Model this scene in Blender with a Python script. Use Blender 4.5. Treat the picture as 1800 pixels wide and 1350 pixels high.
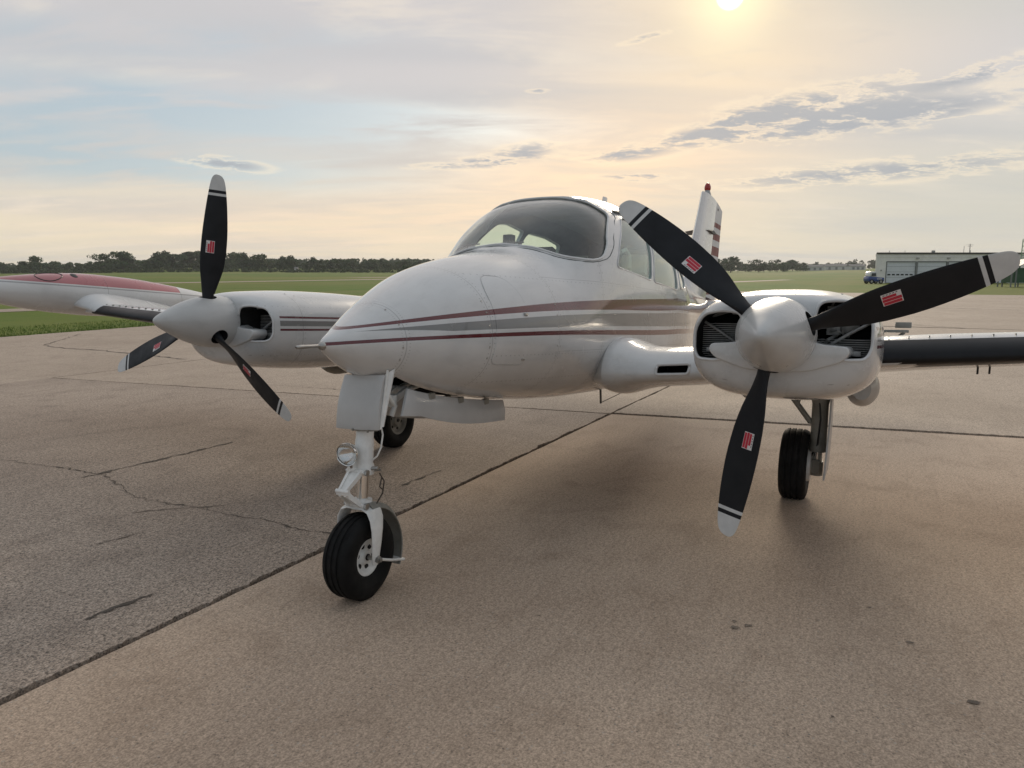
import bpy, bmesh, math, random
from mathutils import Vector, Matrix, noise

for o in list(bpy.data.objects):
    bpy.data.objects.remove(o, do_unlink=True)
SC = bpy.context.scene
COL = SC.collection
R = math.radians
random.seed(7)

# ------------------------------------------------------------------ camera
CAM_POS = Vector((2.8227, 2.273, 1.6226))
YAW, PITCH = 0.4654, math.atan((675 - 476.37) / 1302.57)
FW = Vector((-math.cos(YAW), -math.sin(YAW), 0))
RT = FW.cross(Vector((0, 0, 1)))
VIEW = FW * math.cos(PITCH) - Vector((0, 0, 1)) * math.sin(PITCH)
cam = bpy.data.cameras.new('camera')
cam.sensor_width = 36.0
cam.lens = 36.0 * 1302.57 / 1800
cam.clip_start, cam.clip_end = 0.05, 20000
cam_ob = bpy.data.objects.new('camera', cam)
COL.objects.link(cam_ob)
cam_ob.location = CAM_POS
cam_ob.rotation_euler = VIEW.to_track_quat('-Z', 'Y').to_euler()
SC.camera = cam_ob

# ------------------------------------------------------------------ sun, sky, exposure
SUN_DIR = Vector((-0.9312, -0.1850, 0.3155)).normalized()
sun = bpy.data.lights.new('sun', 'SUN')
sun.energy, sun.angle, sun.color = 1.7, R(19), (1.0, 0.86, 0.68)
sun_ob = bpy.data.objects.new('sun', sun)
COL.objects.link(sun_ob)
sun_ob.rotation_euler = SUN_DIR.to_track_quat('Z', 'Y').to_euler()
SC.view_settings.view_transform = 'Standard'
SC.view_settings.look = 'None'
SC.view_settings.exposure = 0.30
SC.view_settings.gamma = 1.0
SC.view_settings.use_curve_mapping = False


class NT:
    """small helper around a node tree"""
    def __init__(self, tree):
        self.t = tree
        self.n, self.l = tree.nodes, tree.links

    def new(self, typ, **kw):
        nd = self.n.new(typ)
        for k, v in kw.items():
            setattr(nd, k, v)
        return nd

    def set(self, sock, v):
        if isinstance(v, bpy.types.NodeSocket):
            self.l.new(v, sock)
        elif v is not None:
            if sock.type == 'RGBA' and len(v) == 3:
                v = (*v, 1)
            sock.default_value = v

    def m(self, op, a, b=None, c=None, clamp=False):
        nd = self.new('ShaderNodeMath', operation=op, use_clamp=clamp)
        for s, v in zip(nd.inputs, (a, b, c)):
            self.set(s, v)
        return nd.outputs[0]

    def v(self, op, a, b=None):
        nd = self.new('ShaderNodeVectorMath', operation=op)
        self.set(nd.inputs[0], a)
        if b is not None:
            self.set(nd.inputs[1], b)
        return nd.outputs['Value'] if op in ('DOT_PRODUCT', 'LENGTH', 'DISTANCE') else nd.outputs[0]

    def xyz(self, a):
        nd = self.new('ShaderNodeSeparateXYZ')
        self.set(nd.inputs[0], a)
        return nd.outputs

    def comb(self, x, y, z):
        nd = self.new('ShaderNodeCombineXYZ')
        for s, v in zip(nd.inputs, (x, y, z)):
            self.set(s, v)
        return nd.outputs[0]

    def mix(self, f, a, b, blend='MIX'):
        nd = self.new('ShaderNodeMix', data_type='RGBA', blend_type=blend)
        self.set(nd.inputs[0], f)
        self.set(nd.inputs[6], a)
        self.set(nd.inputs[7], b)
        return nd.outputs[2]

    def ramp(self, f, lo, hi, a=0.0, b=1.0, smooth=True):
        nd = self.new('ShaderNodeMapRange', interpolation_type='SMOOTHSTEP' if smooth else 'LINEAR')
        for s, v in zip(nd.inputs, (f, lo, hi, a, b)):
            self.set(s, v)
        return nd.outputs[0]

    def noise(self, vec, scale, detail=4, rough=0.55, dist=0.0, out=0):
        nd = self.new('ShaderNodeTexNoise')
        self.set(nd.inputs['Vector'], vec)
        nd.inputs['Scale'].default_value = scale
        nd.inputs['Detail'].default_value = detail
        nd.inputs['Roughness'].default_value = rough
        nd.inputs['Distortion'].default_value = dist
        return nd.outputs[out]

    def voro(self, vec, scale, feature='F1', out='Distance', rnd=1.0):
        nd = self.new('ShaderNodeTexVoronoi', feature=feature)
        self.set(nd.inputs['Vector'], vec)
        nd.inputs['Scale'].default_value = scale
        nd.inputs['Randomness'].default_value = rnd
        return nd.outputs[out]

    def bump(self, h, strength=0.3, dist=0.01):
        nd = self.new('ShaderNodeBump')
        nd.inputs['Strength'].default_value = strength
        nd.inputs['Distance'].default_value = dist
        self.l.new(h, nd.inputs['Height'])
        return nd.outputs[0]


def build_world():
    w = bpy.data.worlds.new('World')
    SC.world = w
    w.use_nodes = True
    w.node_tree.nodes.clear()
    t = NT(w.node_tree)
    d = t.v('NORMALIZE', t.new('ShaderNodeTexCoord').outputs['Generated'])
    sky = t.new('ShaderNodeTexSky', sky_type='NISHITA')
    sky.sun_disc = False
    sky.sun_elevation = math.asin(SUN_DIR.z)
    sky.sun_rotation = math.atan2(SUN_DIR.x, SUN_DIR.y)
    sky.dust_density, sky.air_density, sky.altitude = 2.0, 1.0, 250
    S = 10.0                                     # background strength is 0.1
    x, y, z = t.xyz(d)[0:3]
    el = t.m('MULTIPLY', t.m('ARCSINE', z), 57.2958)
    az = t.m('MULTIPLY', t.m('ARCTAN2', t.v('DOT_PRODUCT', d, tuple(RT)), t.v('DOT_PRODUCT', d, tuple(FW))), 57.2958)
    g = t.m('MAXIMUM', t.v('DOT_PRODUCT', d, tuple(SUN_DIR)), 0.0)
    zc = t.m('ADD', t.m('MAXIMUM', z, 0.0), 0.13)
    P = t.comb(t.m('MULTIPLY', t.m('DIVIDE', t.v('DOT_PRODUCT', d, tuple(RT)), zc), 0.42), t.m('DIVIDE', t.v('DOT_PRODUCT', d, tuple(FW)), zc), 0.0)
    n1 = t.noise(P, 0.9, 3, 0.6, 0.6)
    n2 = t.noise(P, 3.2, 5, 0.62, 0.4)
    P2 = t.comb(t.m('MULTIPLY', t.m('DIVIDE', t.v('DOT_PRODUCT', d, tuple(RT)), zc), 0.85), t.m('DIVIDE', t.v('DOT_PRODUCT', d, tuple(FW)), zc), 3.3)
    n3 = t.noise(P2, 7.5, 5, 0.68, 0.3)
    # thin veil of high cloud: warm near the sun, grey away from it, cream at the horizon
    def C(r, gg, b): return (r * S, gg * S, b * S, 1)
    veil = t.mix(t.ramp(el, 0.0, 12.0), C(.72, .63, .47), C(.52, .52, .52))
    veil = t.mix(t.ramp(el, 7.0, 19.0), veil, C(.55, .52, .52))
    veil = t.mix(t.ramp(el, 25, 80), veil, C(.52, .56, .60))
    g1 = t.m('POWER', g, 55.0)
    veil = t.mix(t.m('MULTIPLY', g1, 0.80, clamp=True), veil, C(.92, .72, .46))
    veil = t.mix(t.m('MULTIPLY', t.ramp(n1, 0.38, 0.68), 0.55), veil, C(.43, .445, .465))
    veil = t.mix(t.m('MULTIPLY', t.ramp(n3, 0.52, 0.72), 0.16), veil, C(.46, .45, .45))
    veil = t.mix(t.ramp(g, 0.62, 0.0), veil, C(.32, .345, .38))
    veil = t.mix(t.m('MULTIPLY', t.ramp(n2, 0.48, 0.72), 0.42), veil, C(.80, .70, .57))
    # blue gaps, shown through the veil
    def patch(a0, e0, wa, we, rot, nz=0.9):
        ca, sa = math.cos(R(rot)), math.sin(R(rot))
        da, de = t.m('SUBTRACT', az, a0), t.m('SUBTRACT', el, e0)
        u = t.m('DIVIDE', t.m('ADD', t.m('MULTIPLY', da, ca), t.m('MULTIPLY', de, sa)), wa)
        q = t.m('DIVIDE', t.m('SUBTRACT', t.m('MULTIPLY', de, ca), t.m('MULTIPLY', da, sa)), we)
        r2 = t.m('ADD', t.m('MULTIPLY', u, u), t.m('MULTIPLY', q, q))
        return t.m('POWER', 2.718, t.m('MULTIPLY', r2, -1.0))
    peach = t.m('ADD', patch(6, 7.5, 13, 4.0, 6), t.m('MULTIPLY', patch(-14, 3.5, 18, 2.6, 0), 0.5))
    veil = t.mix(t.m('MULTIPLY', peach, t.ramp(n2, 0.30, 0.62, .50, .85)), veil, C(.93, .69, .46))
    grey = t.m('ADD', patch(33, 3.5, 12, 4.2, 0), t.m('MULTIPLY', patch(30, 17, 10, 2.2, -6), 0.8))
    veil = t.mix(t.m('MULTIPLY', grey, 0.72, clamp=True), veil, C(.50, .50, .455))
    def total(lst):
        s = None
        for a in lst:
            p = patch(*a)
            s = p if s is None else t.m('ADD', s, p)
        return s
    gap = total([(-26, 11.0, 11, 1.5, -2), (-13, 10.2, 12, 1.4, -3), (-33, 8.6, 9, 1.8, 0), (-22, 6.8, 15, 1.5, 0), (-6, 11.0, 9, 1.0, -4), (-24, 15, 12, 1.0, 4)])
    gap = t.m('MULTIPLY', gap, t.ramp(n2, 0.30, 0.62), clamp=True)
    far = t.m('MULTIPLY', t.ramp(g, 0.75, -0.2), t.ramp(n1, 0.45, 0.62))
    gap = t.m('MAXIMUM', gap, t.m('MULTIPLY', far, 0.8))
    blue = t.mix(0.75, sky.outputs[0], C(.35, .43, .48))
    col = t.mix(t.m('MULTIPLY', gap, 0.90), veil, blue)
    # small dark cumulus rags
    dark = total([(21, 11.1, 5.5, 1.0, 8), (17.0, 10.3, 2.8, .9, 5), (24.5, 10.2, 6.5, .9, 5), (13.2, 9.4, 2.6, .5, 4), (25, 9.9, 6, .5, 4), (31, 12.2, 3.0, .45, 9), (27.3, 12.9, 1.3, .25, 4),
                  (0.6, 8.6, 2.6, .6, 12), (-3, 7.9, 3.5, .3, 4), (8.4, 8.5, 3.0, .5, 3), (9.5, 6.9, 2.5, .3, 0), (25, 6.6, 9, .6, 2), (10, 16.2, 1.6, .2, 10), (2, 12.9, .7, .12, 0), (-20.5, 7.4, 2.4, .35, -5)])
    rag = t.ramp(t.m('ADD', t.m('MULTIPLY', n3, 0.7), t.m('MULTIPLY', n2, 0.5)), 0.50, 0.68)
    dk = t.m('MULTIPLY', dark, rag, clamp=True)
    rim = t.m('MULTIPLY', t.m('SUBTRACT', t.ramp(dk, 0.02, 0.16), t.ramp(dk, 0.16, 0.45)), 0.30)
    col = t.mix(rim, col, C(.97, .80, .56))
    col = t.mix(t.m('MULTIPLY', t.ramp(dk, 0.06, 0.95), 0.80), col, C(.34, .36, .39))
    # sun glow through the haze and the sun's own disc
    col = t.mix(t.m('MULTIPLY', t.m('POWER', g, 900.0), 0.9), col, C(1.05, .90, .58))
    col = t.mix(t.ramp(g, math.cos(R(1.0)), math.cos(R(0.35))), col, C(3.2, 2.9, 2.2))
    low = t.ramp(z, -0.02, -0.10)
    col = t.mix(low, col, C(.20, .18, .14))
    bg = t.new('ShaderNodeBackground')
    t.l.new(col, bg.inputs[0])
    bg.inputs[1].default_value = 0.1
    t.l.new(bg.outputs[0], t.new('ShaderNodeOutputWorld').inputs[0])


build_world()
SC.world.cycles.sampling_method = 'MANUAL'
SC.world.cycles.sample_map_resolution = 512
SC.cycles.max_bounces = 6
SC.cycles.diffuse_bounces = 3
SC.cycles.glossy_bounces = 3

# ------------------------------------------------------------------ materials
MATS = {}


def mat(name, color, rough=0.5, metal=0.0, coat=0.0, var=0.0, vscale=6.0, bump=0.0, bscale=40.0, spec=0.5, coord='Object'):
    if name in MATS:
        return MATS[name]
    m = bpy.data.materials.new(name)
    m.use_nodes = True
    t = NT(m.node_tree)
    b = t.n['Principled BSDF']
    b.inputs['Base Color'].default_value = (*color, 1)
    b.inputs['Roughness'].default_value = rough
    b.inputs['Metallic'].default_value = metal
    b.inputs['Coat Weight'].default_value = coat
    b.inputs['Coat Roughness'].default_value = 0.08
    b.inputs['Specular IOR Level'].default_value = spec
    tc = t.new('ShaderNodeTexCoord').outputs[coord]
    if var:
        n = t.noise(tc, vscale, 6, 0.6)
        f = t.ramp(n, 0.3, 0.7, 1 - var, 1 + var * 0.4, smooth=False)
        hsv = t.new('ShaderNodeHueSaturation')
        hsv.inputs['Color'].default_value = (*color, 1)
        t.l.new(f, hsv.inputs['Value'])
        t.l.new(hsv.outputs[0], b.inputs['Base Color'])
        t.l.new(t.ramp(n, 0.3, 0.7, rough * 1.25, rough * 0.8, smooth=False), b.inputs['Roughness'])
    if bump:
        t.l.new(t.bump(t.noise(tc, bscale, 5, 0.6), bump, 0.004), b.inputs['Normal'])
    MATS[name] = m
    return m


WHITE = (0.65, 0.65, 0.645)
RED = (0.115, 0.008, 0.013)
GREY = (0.21, 0.21, 0.205)


def paint_finish(t, b, col, rough=0.20, coat=0.8):
    """weathered gloss paint: faint soot streaks, roughness variation, small oil-canning"""
    tc = t.new('ShaderNodeTexCoord').outputs['Object']
    n = t.noise(tc, 2.3, 6, 0.62, 0.3)
    st = t.noise(t.v('MULTIPLY', tc, (1.2, 9.0, 9.0)), 1.6, 5, 0.6)
    f = t.m('MULTIPLY', t.ramp(n, 0.35, 0.75, 1.0, 0.87), t.ramp(st, 0.45, 0.8, 1.0, 0.88))
    mul = t.new('ShaderNodeMix', data_type='RGBA', blend_type='MULTIPLY')
    mul.inputs[0].default_value = 1
    t.set(mul.inputs[6], col)
    cc = t.comb(f, f, f)
    t.l.new(cc, mul.inputs[7])
    t.l.new(mul.outputs[2], b.inputs['Base Color'])
    t.l.new(t.ramp(n, 0.3, 0.75, rough * 0.85, rough * 1.5), b.inputs['Roughness'])
    b.inputs['Coat Weight'].default_value = coat
    b.inputs['Coat Roughness'].default_value = 0.05
    return tc


def mat_paint(name, color, rough=0.22, coat=0.8):
    if name in MATS:
        return MATS[name]
    m = bpy.data.materials.new(name)
    m.use_nodes = True
    t = NT(m.node_tree)
    b = t.n['Principled BSDF']
    tc = paint_finish(t, b, (*color, 1), rough, coat)
    t.l.new(t.bump(t.noise(tc, 5.0, 2, 0.5), 0.06, 0.02), b.inputs['Normal'])
    MATS[name] = m
    return m


def poly(t, x, c):
    r = c[0]
    for k in c[1:]:
        r = t.m('ADD', t.m('MULTIPLY', r, x), k)
    return r


def mat_fuselage():
    m = bpy.data.materials.new('fuselage_paint')
    m.use_nodes = True
    t = NT(m.node_tree)
    b = t.n['Principled BSDF']
    tc = t.new('ShaderNodeTexCoord').outputs['Object']
    x, y, z = t.xyz(tc)[0:3]
    xc = t.m('MAXIMUM', x, -3.6)
    upt = poly(t, xc, [-0.00579, -0.0456, -0.15798, 1.38216])
    upb = poly(t, xc, [-0.00719, -0.05079, -0.13437, 1.36816])
    gt = poly(t, xc, [-0.00421, -0.03359, -0.10859, 1.35107])
    gb = poly(t, xc, [-0.00297, -0.02276, -0.06014, 1.32575])
    lt = poly(t, xc, [-0.00428, -0.02917, -0.065, 1.30492])
    lb = poly(t, xc, [-0.0047, -0.03103, -0.05895, 1.28829])

    def band(lo, hi):
        return t.m('MULTIPLY', t.m('GREATER_THAN', z, lo), t.m('LESS_THAN', z, hi))
    red = t.m('MAXIMUM', band(upb, upt), band(lb, lt))
    red = t.m('MAXIMUM', red, t.m('MULTIPLY', t.m('LESS_THAN', x, -5.2), t.m('GREATER_THAN', z, t.m('ADD', 1.45, t.m('MULTIPLY', t.m('ADD', x, 6.5), -.06)))))
    gr = band(t.m('ADD', gb, t.m('MULTIPLY', t.m('SUBTRACT', gt, gb), t.ramp(x, -.30, .16, smooth=False))), gt)
    c = t.mix(red, (*WHITE, 1), (*RED, 1))
    c = t.mix(gr, c, (*GREY, 1))
    # skin seams
    seam = None
    for sx, w in ((-0.06, .0022), (-0.545, .0022), (-1.14, .002), (-1.72, .002), (-2.45, .0015), (-3.3, .0015), (-4.4, .0018), (-5.4, .0018)):
        k = t.m('LESS_THAN', t.m('ABSOLUTE', t.m('SUBTRACT', x, sx)), w)
        seam = k if seam is None else t.m('MAXIMUM', seam, k)
    for sz, w in ((1.225, .0015), (1.665, .0015)):
        k = t.m('MULTIPLY', t.m('LESS_THAN', t.m('ABSOLUTE', t.m('SUBTRACT', z, sz)), w), t.m('LESS_THAN', x, -1.14))
        seam = t.m('MAXIMUM', seam, k)
    c = t.mix(t.m('MULTIPLY', seam, 0.40), c, (0.12, 0.12, 0.12, 1))
    arc = t.m('MULTIPLY', t.m('ARCTAN2', t.m('SUBTRACT', z, 1.35), y), 0.55)
    dots = t.m('LESS_THAN', t.m('ABSOLUTE', t.m('SUBTRACT', t.m('FRACT', t.m('MULTIPLY', arc, 28.0)), 0.5)), 0.085)
    rv = None
    for sx in (-0.06, -0.545, -1.14, -1.72, -2.45, -3.3, -4.4):
        k = t.m('LESS_THAN', t.m('ABSOLUTE', t.m('SUBTRACT', t.m('ABSOLUTE', t.m('SUBTRACT', x, sx)), .017)), .0034)
        rv = k if rv is None else t.m('MAXIMUM', rv, k)
    rv = t.m('MULTIPLY', rv, dots)
    dx = t.m('LESS_THAN', t.m('ABSOLUTE', t.m('SUBTRACT', t.m('FRACT', t.m('MULTIPLY', x, 28.0)), 0.5)), 0.085)
    for sz in (1.21, 1.65, 1.06, 2.22):
        k = t.m('MULTIPLY', t.m('LESS_THAN', t.m('ABSOLUTE', t.m('SUBTRACT', z, sz)), .0028), t.m('LESS_THAN', x, -0.56))
        rv = t.m('MAXIMUM', rv, t.m('MULTIPLY', k, dx))
    c = t.mix(t.m('MULTIPLY', rv, 0.55), c, (0.16, 0.155, 0.15, 1))
    paint_finish(t, b, c, 0.20)
    t.l.new(t.bump(t.noise(tc, 4.0, 2, 0.5), 0.10, 0.02), b.inputs['Normal'])
    MATS['fuselage_paint'] = m
    return m


def mat_nacelle():
    m = bpy.data.materials.new('nacelle_paint')
    m.use_nodes = True
    t = NT(m.node_tree)
    b = t.n['Principled BSDF']
    tc = t.new('ShaderNodeTexCoord').outputs['Object']
    x, y, z = t.xyz(tc)[0:3]

    def band(lo, hi):
        return t.m('MULTIPLY', t.m('GREATER_THAN', z, lo), t.m('LESS_THAN', z, hi))
    back = t.m('LESS_THAN', x, -0.92)
    dk = t.m('MULTIPLY', t.m('MAXIMUM', band(1.388, 1.403), band(1.302, 1.317)), back)
    gr = t.m('MULTIPLY', band(1.335, 1.372), back)
    c = t.mix(dk, (*WHITE, 1), (0.105, 0.009, 0.018, 1))
    c = t.mix(gr, c, (*GREY, 1))
    seam = t.m('LESS_THAN', t.m('ABSOLUTE', t.m('SUBTRACT', x, -1.12)), 0.002)
    seam = t.m('MAXIMUM', seam, t.m('LESS_THAN', t.m('ABSOLUTE', t.m('SUBTRACT', x, -1.95)), 0.002))
    c = t.mix(t.m('MULTIPLY', seam, 0.5), c, (0.10, 0.10, 0.10, 1))
    dx = t.m('LESS_THAN', t.m('ABSOLUTE', t.m('SUBTRACT', t.m('FRACT', t.m('MULTIPLY', x, 26.0)), 0.5)), 0.08)
    rv = t.m('MULTIPLY', t.m('LESS_THAN', t.m('ABSOLUTE', t.m('SUBTRACT', z, 1.47)), .0028), dx)
    rv = t.m('MAXIMUM', rv, t.m('MULTIPLY', t.m('LESS_THAN', t.m('ABSOLUTE', t.m('SUBTRACT', z, 1.13)), .0028), dx))
    dz = t.m('LESS_THAN', t.m('ABSOLUTE', t.m('SUBTRACT', t.m('FRACT', t.m('MULTIPLY', z, 26.0)), 0.5)), 0.08)
    rv = t.m('MAXIMUM', rv, t.m('MULTIPLY', t.m('LESS_THAN', t.m('ABSOLUTE', t.m('ADD', x, 1.14)), .0028), dz))
    c = t.mix(t.m('MULTIPLY', rv, 0.4), c, (0.14, 0.135, 0.13, 1))
    paint_finish(t, b, c, 0.22)
    t.l.new(t.bump(t.noise(tc, 5.0, 2, 0.5), 0.08, 0.02), b.inputs['Normal'])
    return m


def mat_tank():
    m = bpy.data.materials.new('tank_paint')
    m.use_nodes = True
    t = NT(m.node_tree)
    b = t.n['Principled BSDF']
    tc = t.new('ShaderNodeTexCoord').outputs['Object']
    x, y, z = t.xyz(tc)[0:3]
    edge = t.m('ADD', t.m('MULTIPLY', x, 0.022), 1.735)
    red = t.m('MULTIPLY', t.m('GREATER_THAN', z, edge), t.m('GREATER_THAN', x, -3.25))
    line = t.m('MULTIPLY', t.m('LESS_THAN', z, t.m('SUBTRACT', edge, 0.012)), t.m('GREATER_THAN', z, t.m('SUBTRACT', edge, 0.026)))
    c = t.mix(red, (*WHITE, 1), (0.40, 0.115, 0.13, 1))
    c = t.mix(line, c, (0.33, 0.33, 0.33, 1))
    for sx in (-2.28, -3.25):
        c = t.mix(t.m('MULTIPLY', t.m('LESS_THAN', t.m('ABSOLUTE', t.m('SUBTRACT', x, sx)), 0.003), 0.5), c, (0.1, 0.1, 0.1, 1))
    paint_finish(t, b, c, 0.24)
    return m


def mat_rudder():
    m = bpy.data.materials.new('rudder_paint')
    m.use_nodes = True
    t = NT(m.node_tree)
    b = t.n['Principled BSDF']
    tc = t.new('ShaderNodeTexCoord').outputs['Object']
    x, y, z = t.xyz(tc)[0:3]
    zz = t.m('ADD', z, t.m('MULTIPLY', t.m('ADD', x, 8.0), 0.05))
    r = None
    for lo, hi in ((2.40, 2.53), (2.62, 2.72), (2.80, 2.87), (1.85, 2.15)):
        k = t.m('MULTIPLY', t.m('GREATER_THAN', zz, lo), t.m('LESS_THAN', zz, hi))
        r = k if r is None else t.m('MAXIMUM', r, k)
    paint_finish(t, b, t.mix(r, (*WHITE, 1), (0.20, 0.05, 0.045, 1)), 0.5, 0.0)
    return m


def mat_glass(name, tint, refl=1.0):
    m = bpy.data.materials.new(name)
    m.use_nodes = True
    t = NT(m.node_tree)
    t.n.clear()
    tr = t.new('ShaderNodeBsdfTransparent')
    tr.inputs[0].default_value = (*tint, 1)
    gl = t.new('ShaderNodeBsdfGlossy')
    gl.inputs['Roughness'].default_value = 0.03
    gl.inputs[0].default_value = (1, 1, 1, 1)
    ge = t.new('ShaderNodeNewGeometry')
    ca = t.m('ABSOLUTE', t.v('DOT_PRODUCT', ge.outputs['Normal'], ge.outputs['Incoming']))
    fr = t.m('ADD', 0.035, t.m('MULTIPLY', t.m('POWER', t.m('SUBTRACT', 1.0, ca), 5.0), 0.9))
    mx = t.new('ShaderNodeMixShader')
    t.l.new(t.m('MULTIPLY', fr, refl, clamp=True), mx.inputs[0])
    t.l.new(tr.outputs[0], mx.inputs[1])
    t.l.new(gl.outputs[0], mx.inputs[2])
    t.l.new(mx.outputs[0], t.new('ShaderNodeOutputMaterial').inputs[0])
    MATS[name] = m
    return m


def mat_pavement(name, base, light, darkc, grain, speck, patchy):
    """concrete or exposed aggregate: blotches, grit, pale stones, dark pits"""
    m = bpy.data.materials.new(name)
    m.use_nodes = True
    t = NT(m.node_tree)
    b = t.n['Principled BSDF']
    tc = t.new('ShaderNodeTexCoord').outputs['Object']
    big = t.noise(tc, 0.35, 5, 0.6, 0.5)
    mid = t.noise(tc, 2.6, 6, 0.65, 0.4)
    broom = t.noise(t.v('MULTIPLY', tc, (1.0, 6.0, 1.0)), 1.4, 5, 0.6)
    fine = t.noise(tc, 105, 3, 0.7)
    fine2 = t.noise(tc, 42, 3, 0.6)
    c = t.mix(t.ramp(big, 0.30, 0.70), (*base, 1), (*light, 1))
    c = t.mix(t.m('MULTIPLY', t.ramp(mid, 0.45, 0.75), patchy), c, (*darkc, 1))
    c = t.mix(t.m('MULTIPLY', t.ramp(broom, 0.5, 0.75), patchy * 0.6), c, (*darkc, 1))
    g = t.m('ADD', t.m('MULTIPLY', t.ramp(fine, 0.34, 0.66, smooth=False), 0.7), t.m('MULTIPLY', t.ramp(fine2, 0.36, 0.64, smooth=False), 0.3))
    gv = t.ramp(g, 0.0, 1.0, max(1 - grain, .12), 1 + grain, smooth=False)
    mul = t.new('ShaderNodeMix', data_type='RGBA', blend_type='MULTIPLY')
    mul.inputs[0].default_value = 1
    t.l.new(c, mul.inputs[6])
    t.l.new(t.comb(gv, gv, gv), mul.inputs[7])
    c = mul.outputs[2]
    # single stones: pale and dark
    vd = t.voro(tc, 60)
    vc = t.voro(tc, 60, out='Color')
    rnd = t.xyz(vc)
    stone = t.m('MULTIPLY', t.m('LESS_THAN', vd, 0.30), t.m('GREATER_THAN', rnd[0], 1 - speck))
    pit = t.m('MULTIPLY', t.m('LESS_THAN', vd, 0.26), t.m('GREATER_THAN', rnd[1], 1 - speck * 0.9))
    c = t.mix(t.m('MULTIPLY', stone, 0.5), c, (0.42, 0.38, 0.33, 1))
    c = t.mix(t.m('MULTIPLY', pit, 0.5), c, (0.05, 0.04, 0.035, 1))
    t.l.new(c, b.inputs['Base Color'])
    b.inputs['Roughness'].default_value = 0.82
    b.inputs['Specular IOR Level'].default_value = 0.35
    h = t.m('ADD', t.m('MULTIPLY', fine, 0.6), t.m('ADD', t.m('MULTIPLY', stone, 0.15), t.m('MULTIPLY', pit, -0.25)))
    t.l.new(t.bump(h, 0.45, 0.006), b.inputs['Normal'])
    MATS[name] = m
    return m


def mat_grass():
    m = bpy.data.materials.new('grass_ground')
    m.use_nodes = True
    t = NT(m.node_tree)
    b = t.n['Principled BSDF']
    tc = t.new('ShaderNodeTexCoord').outputs['Object']
    n1 = t.noise(tc, 0.02, 6, 0.6, 0.5)
    n2 = t.noise(tc, 0.35, 6, 0.65)
    n3 = t.noise(tc, 7.0, 5, 0.7)
    c = t.mix(t.ramp(n1, 0.35, 0.65), (0.082, 0.155, 0.013, 1), (0.165, 0.175, 0.036, 1))
    c = t.mix(t.m('MULTIPLY', t.ramp(n2, 0.45, 0.75), 0.6), c, (0.055, 0.125, 0.010, 1))
    # mown strips run along the taxiway
    x, y, z = t.xyz(tc)[0:3]
    wv = t.noise(t.comb(t.m('MULTIPLY', x, 0.002), t.m('MULTIPLY', y, 0.09), 0.0), 1.0, 3, 0.6)
    c = t.mix(t.m('MULTIPLY', t.ramp(wv, 0.42, 0.66), 0.5), c, (0.19, 0.185, 0.060, 1))
    c = t.mix(t.m('MULTIPLY', t.ramp(n3, 0.5, 0.8), 0.5), c, (0.05, 0.085, 0.018, 1))
    t.l.new(c, b.inputs['Base Color'])
    b.inputs['Roughness'].default_value = 0.9
    b.inputs['Specular IOR Level'].default_value = 0.15
    t.l.new(t.bump(n3, 0.8, 0.05), b.inputs['Normal'])
    MATS['grass_ground'] = m
    return m


def mat_leaf(name, c1, c2):
    m = bpy.data.materials.new(name)
    m.use_nodes = True
    t = NT(m.node_tree)
    b = t.n['Principled BSDF']
    tc = t.new('ShaderNodeTexCoord').outputs['Object']
    oi = t.new('ShaderNodeObjectInfo').outputs['Random']
    n = t.noise(tc, 0.5, 3, 0.6)
    c = t.mix(t.ramp(n, 0.35, 0.65), (*c1, 1), (*c2, 1))
    hsv = t.new('ShaderNodeHueSaturation')
    t.l.new(c, hsv.inputs['Color'])
    t.l.new(t.ramp(oi, 0, 1, 0.75, 1.2, smooth=False), hsv.inputs['Value'])
    t.l.new(t.ramp(oi, 0, 1, 0.485, 0.512, smooth=False), hsv.inputs['Hue'])
    t.l.new(hsv.outputs[0], b.inputs['Base Color'])
    b.inputs['Roughness'].default_value = 0.75
    b.inputs['Specular IOR Level'].default_value = 0.2
    MATS[name] = m
    return m


M_FUS = mat_fuselage()
M_NAC = mat_nacelle()
M_TANK = mat_tank()
M_RUD = mat_rudder()
M_WHITE = mat_paint('white_paint', WHITE)
M_SPIN = mat_paint('spinner_paint', (0.56, 0.56, 0.55), 0.27, 0.25)
M_GEAR = mat('gear_white_enamel', (0.80, 0.79, 0.76), 0.35, coat=0.2, var=0.18, vscale=14)
M_GEARD = mat('gear_grimy_enamel', (0.26, 0.25, 0.22), 0.45, var=0.3, vscale=10)
M_DOOR = mat('gear_door_grey', (0.52, 0.52, 0.515), 0.32, coat=0.2, var=0.12, vscale=5)
M_BLADE = mat('blade_black', (0.010, 0.011, 0.014), 0.50, var=0.25, vscale=9, spec=0.3)
M_TIPW = mat('blade_tip_white', (0.62, 0.62, 0.61), 0.4, var=0.1, vscale=20)
M_TYRE = mat('tyre_rubber', (0.008, 0.008, 0.008), 0.62, spec=0.2, var=0.3, vscale=8, bump=0.2, bscale=90)
M_TYREW = mat('tyre_worn_tread', (0.012, 0.0118, 0.0115), 0.8, spec=0.2, var=0.3, vscale=12, bump=0.3, bscale=60)
M_CHROME = mat('oleo_chrome', (0.75, 0.74, 0.72), 0.12, metal=1.0)
M_STEEL = mat('steel', (0.42, 0.41, 0.39), 0.35, metal=0.9, var=0.25, vscale=20)
M_BOOT = mat('boot_rubber', (0.009, 0.009, 0.011), 0.34, var=0.3, vscale=5, spec=0.3)
M_DARK = mat('matte_black', (0.012, 0.012, 0.012), 0.7, var=0.3)  # near-black lining for inlets, wing slot and wheel well, also hub bolts
M_BLACK = mat('black_plastic', (0.013, 0.013, 0.014), 0.5)
M_TRIM = mat('cabin_trim', (0.036, 0.040, 0.040), 0.8, var=0.3)
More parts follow.
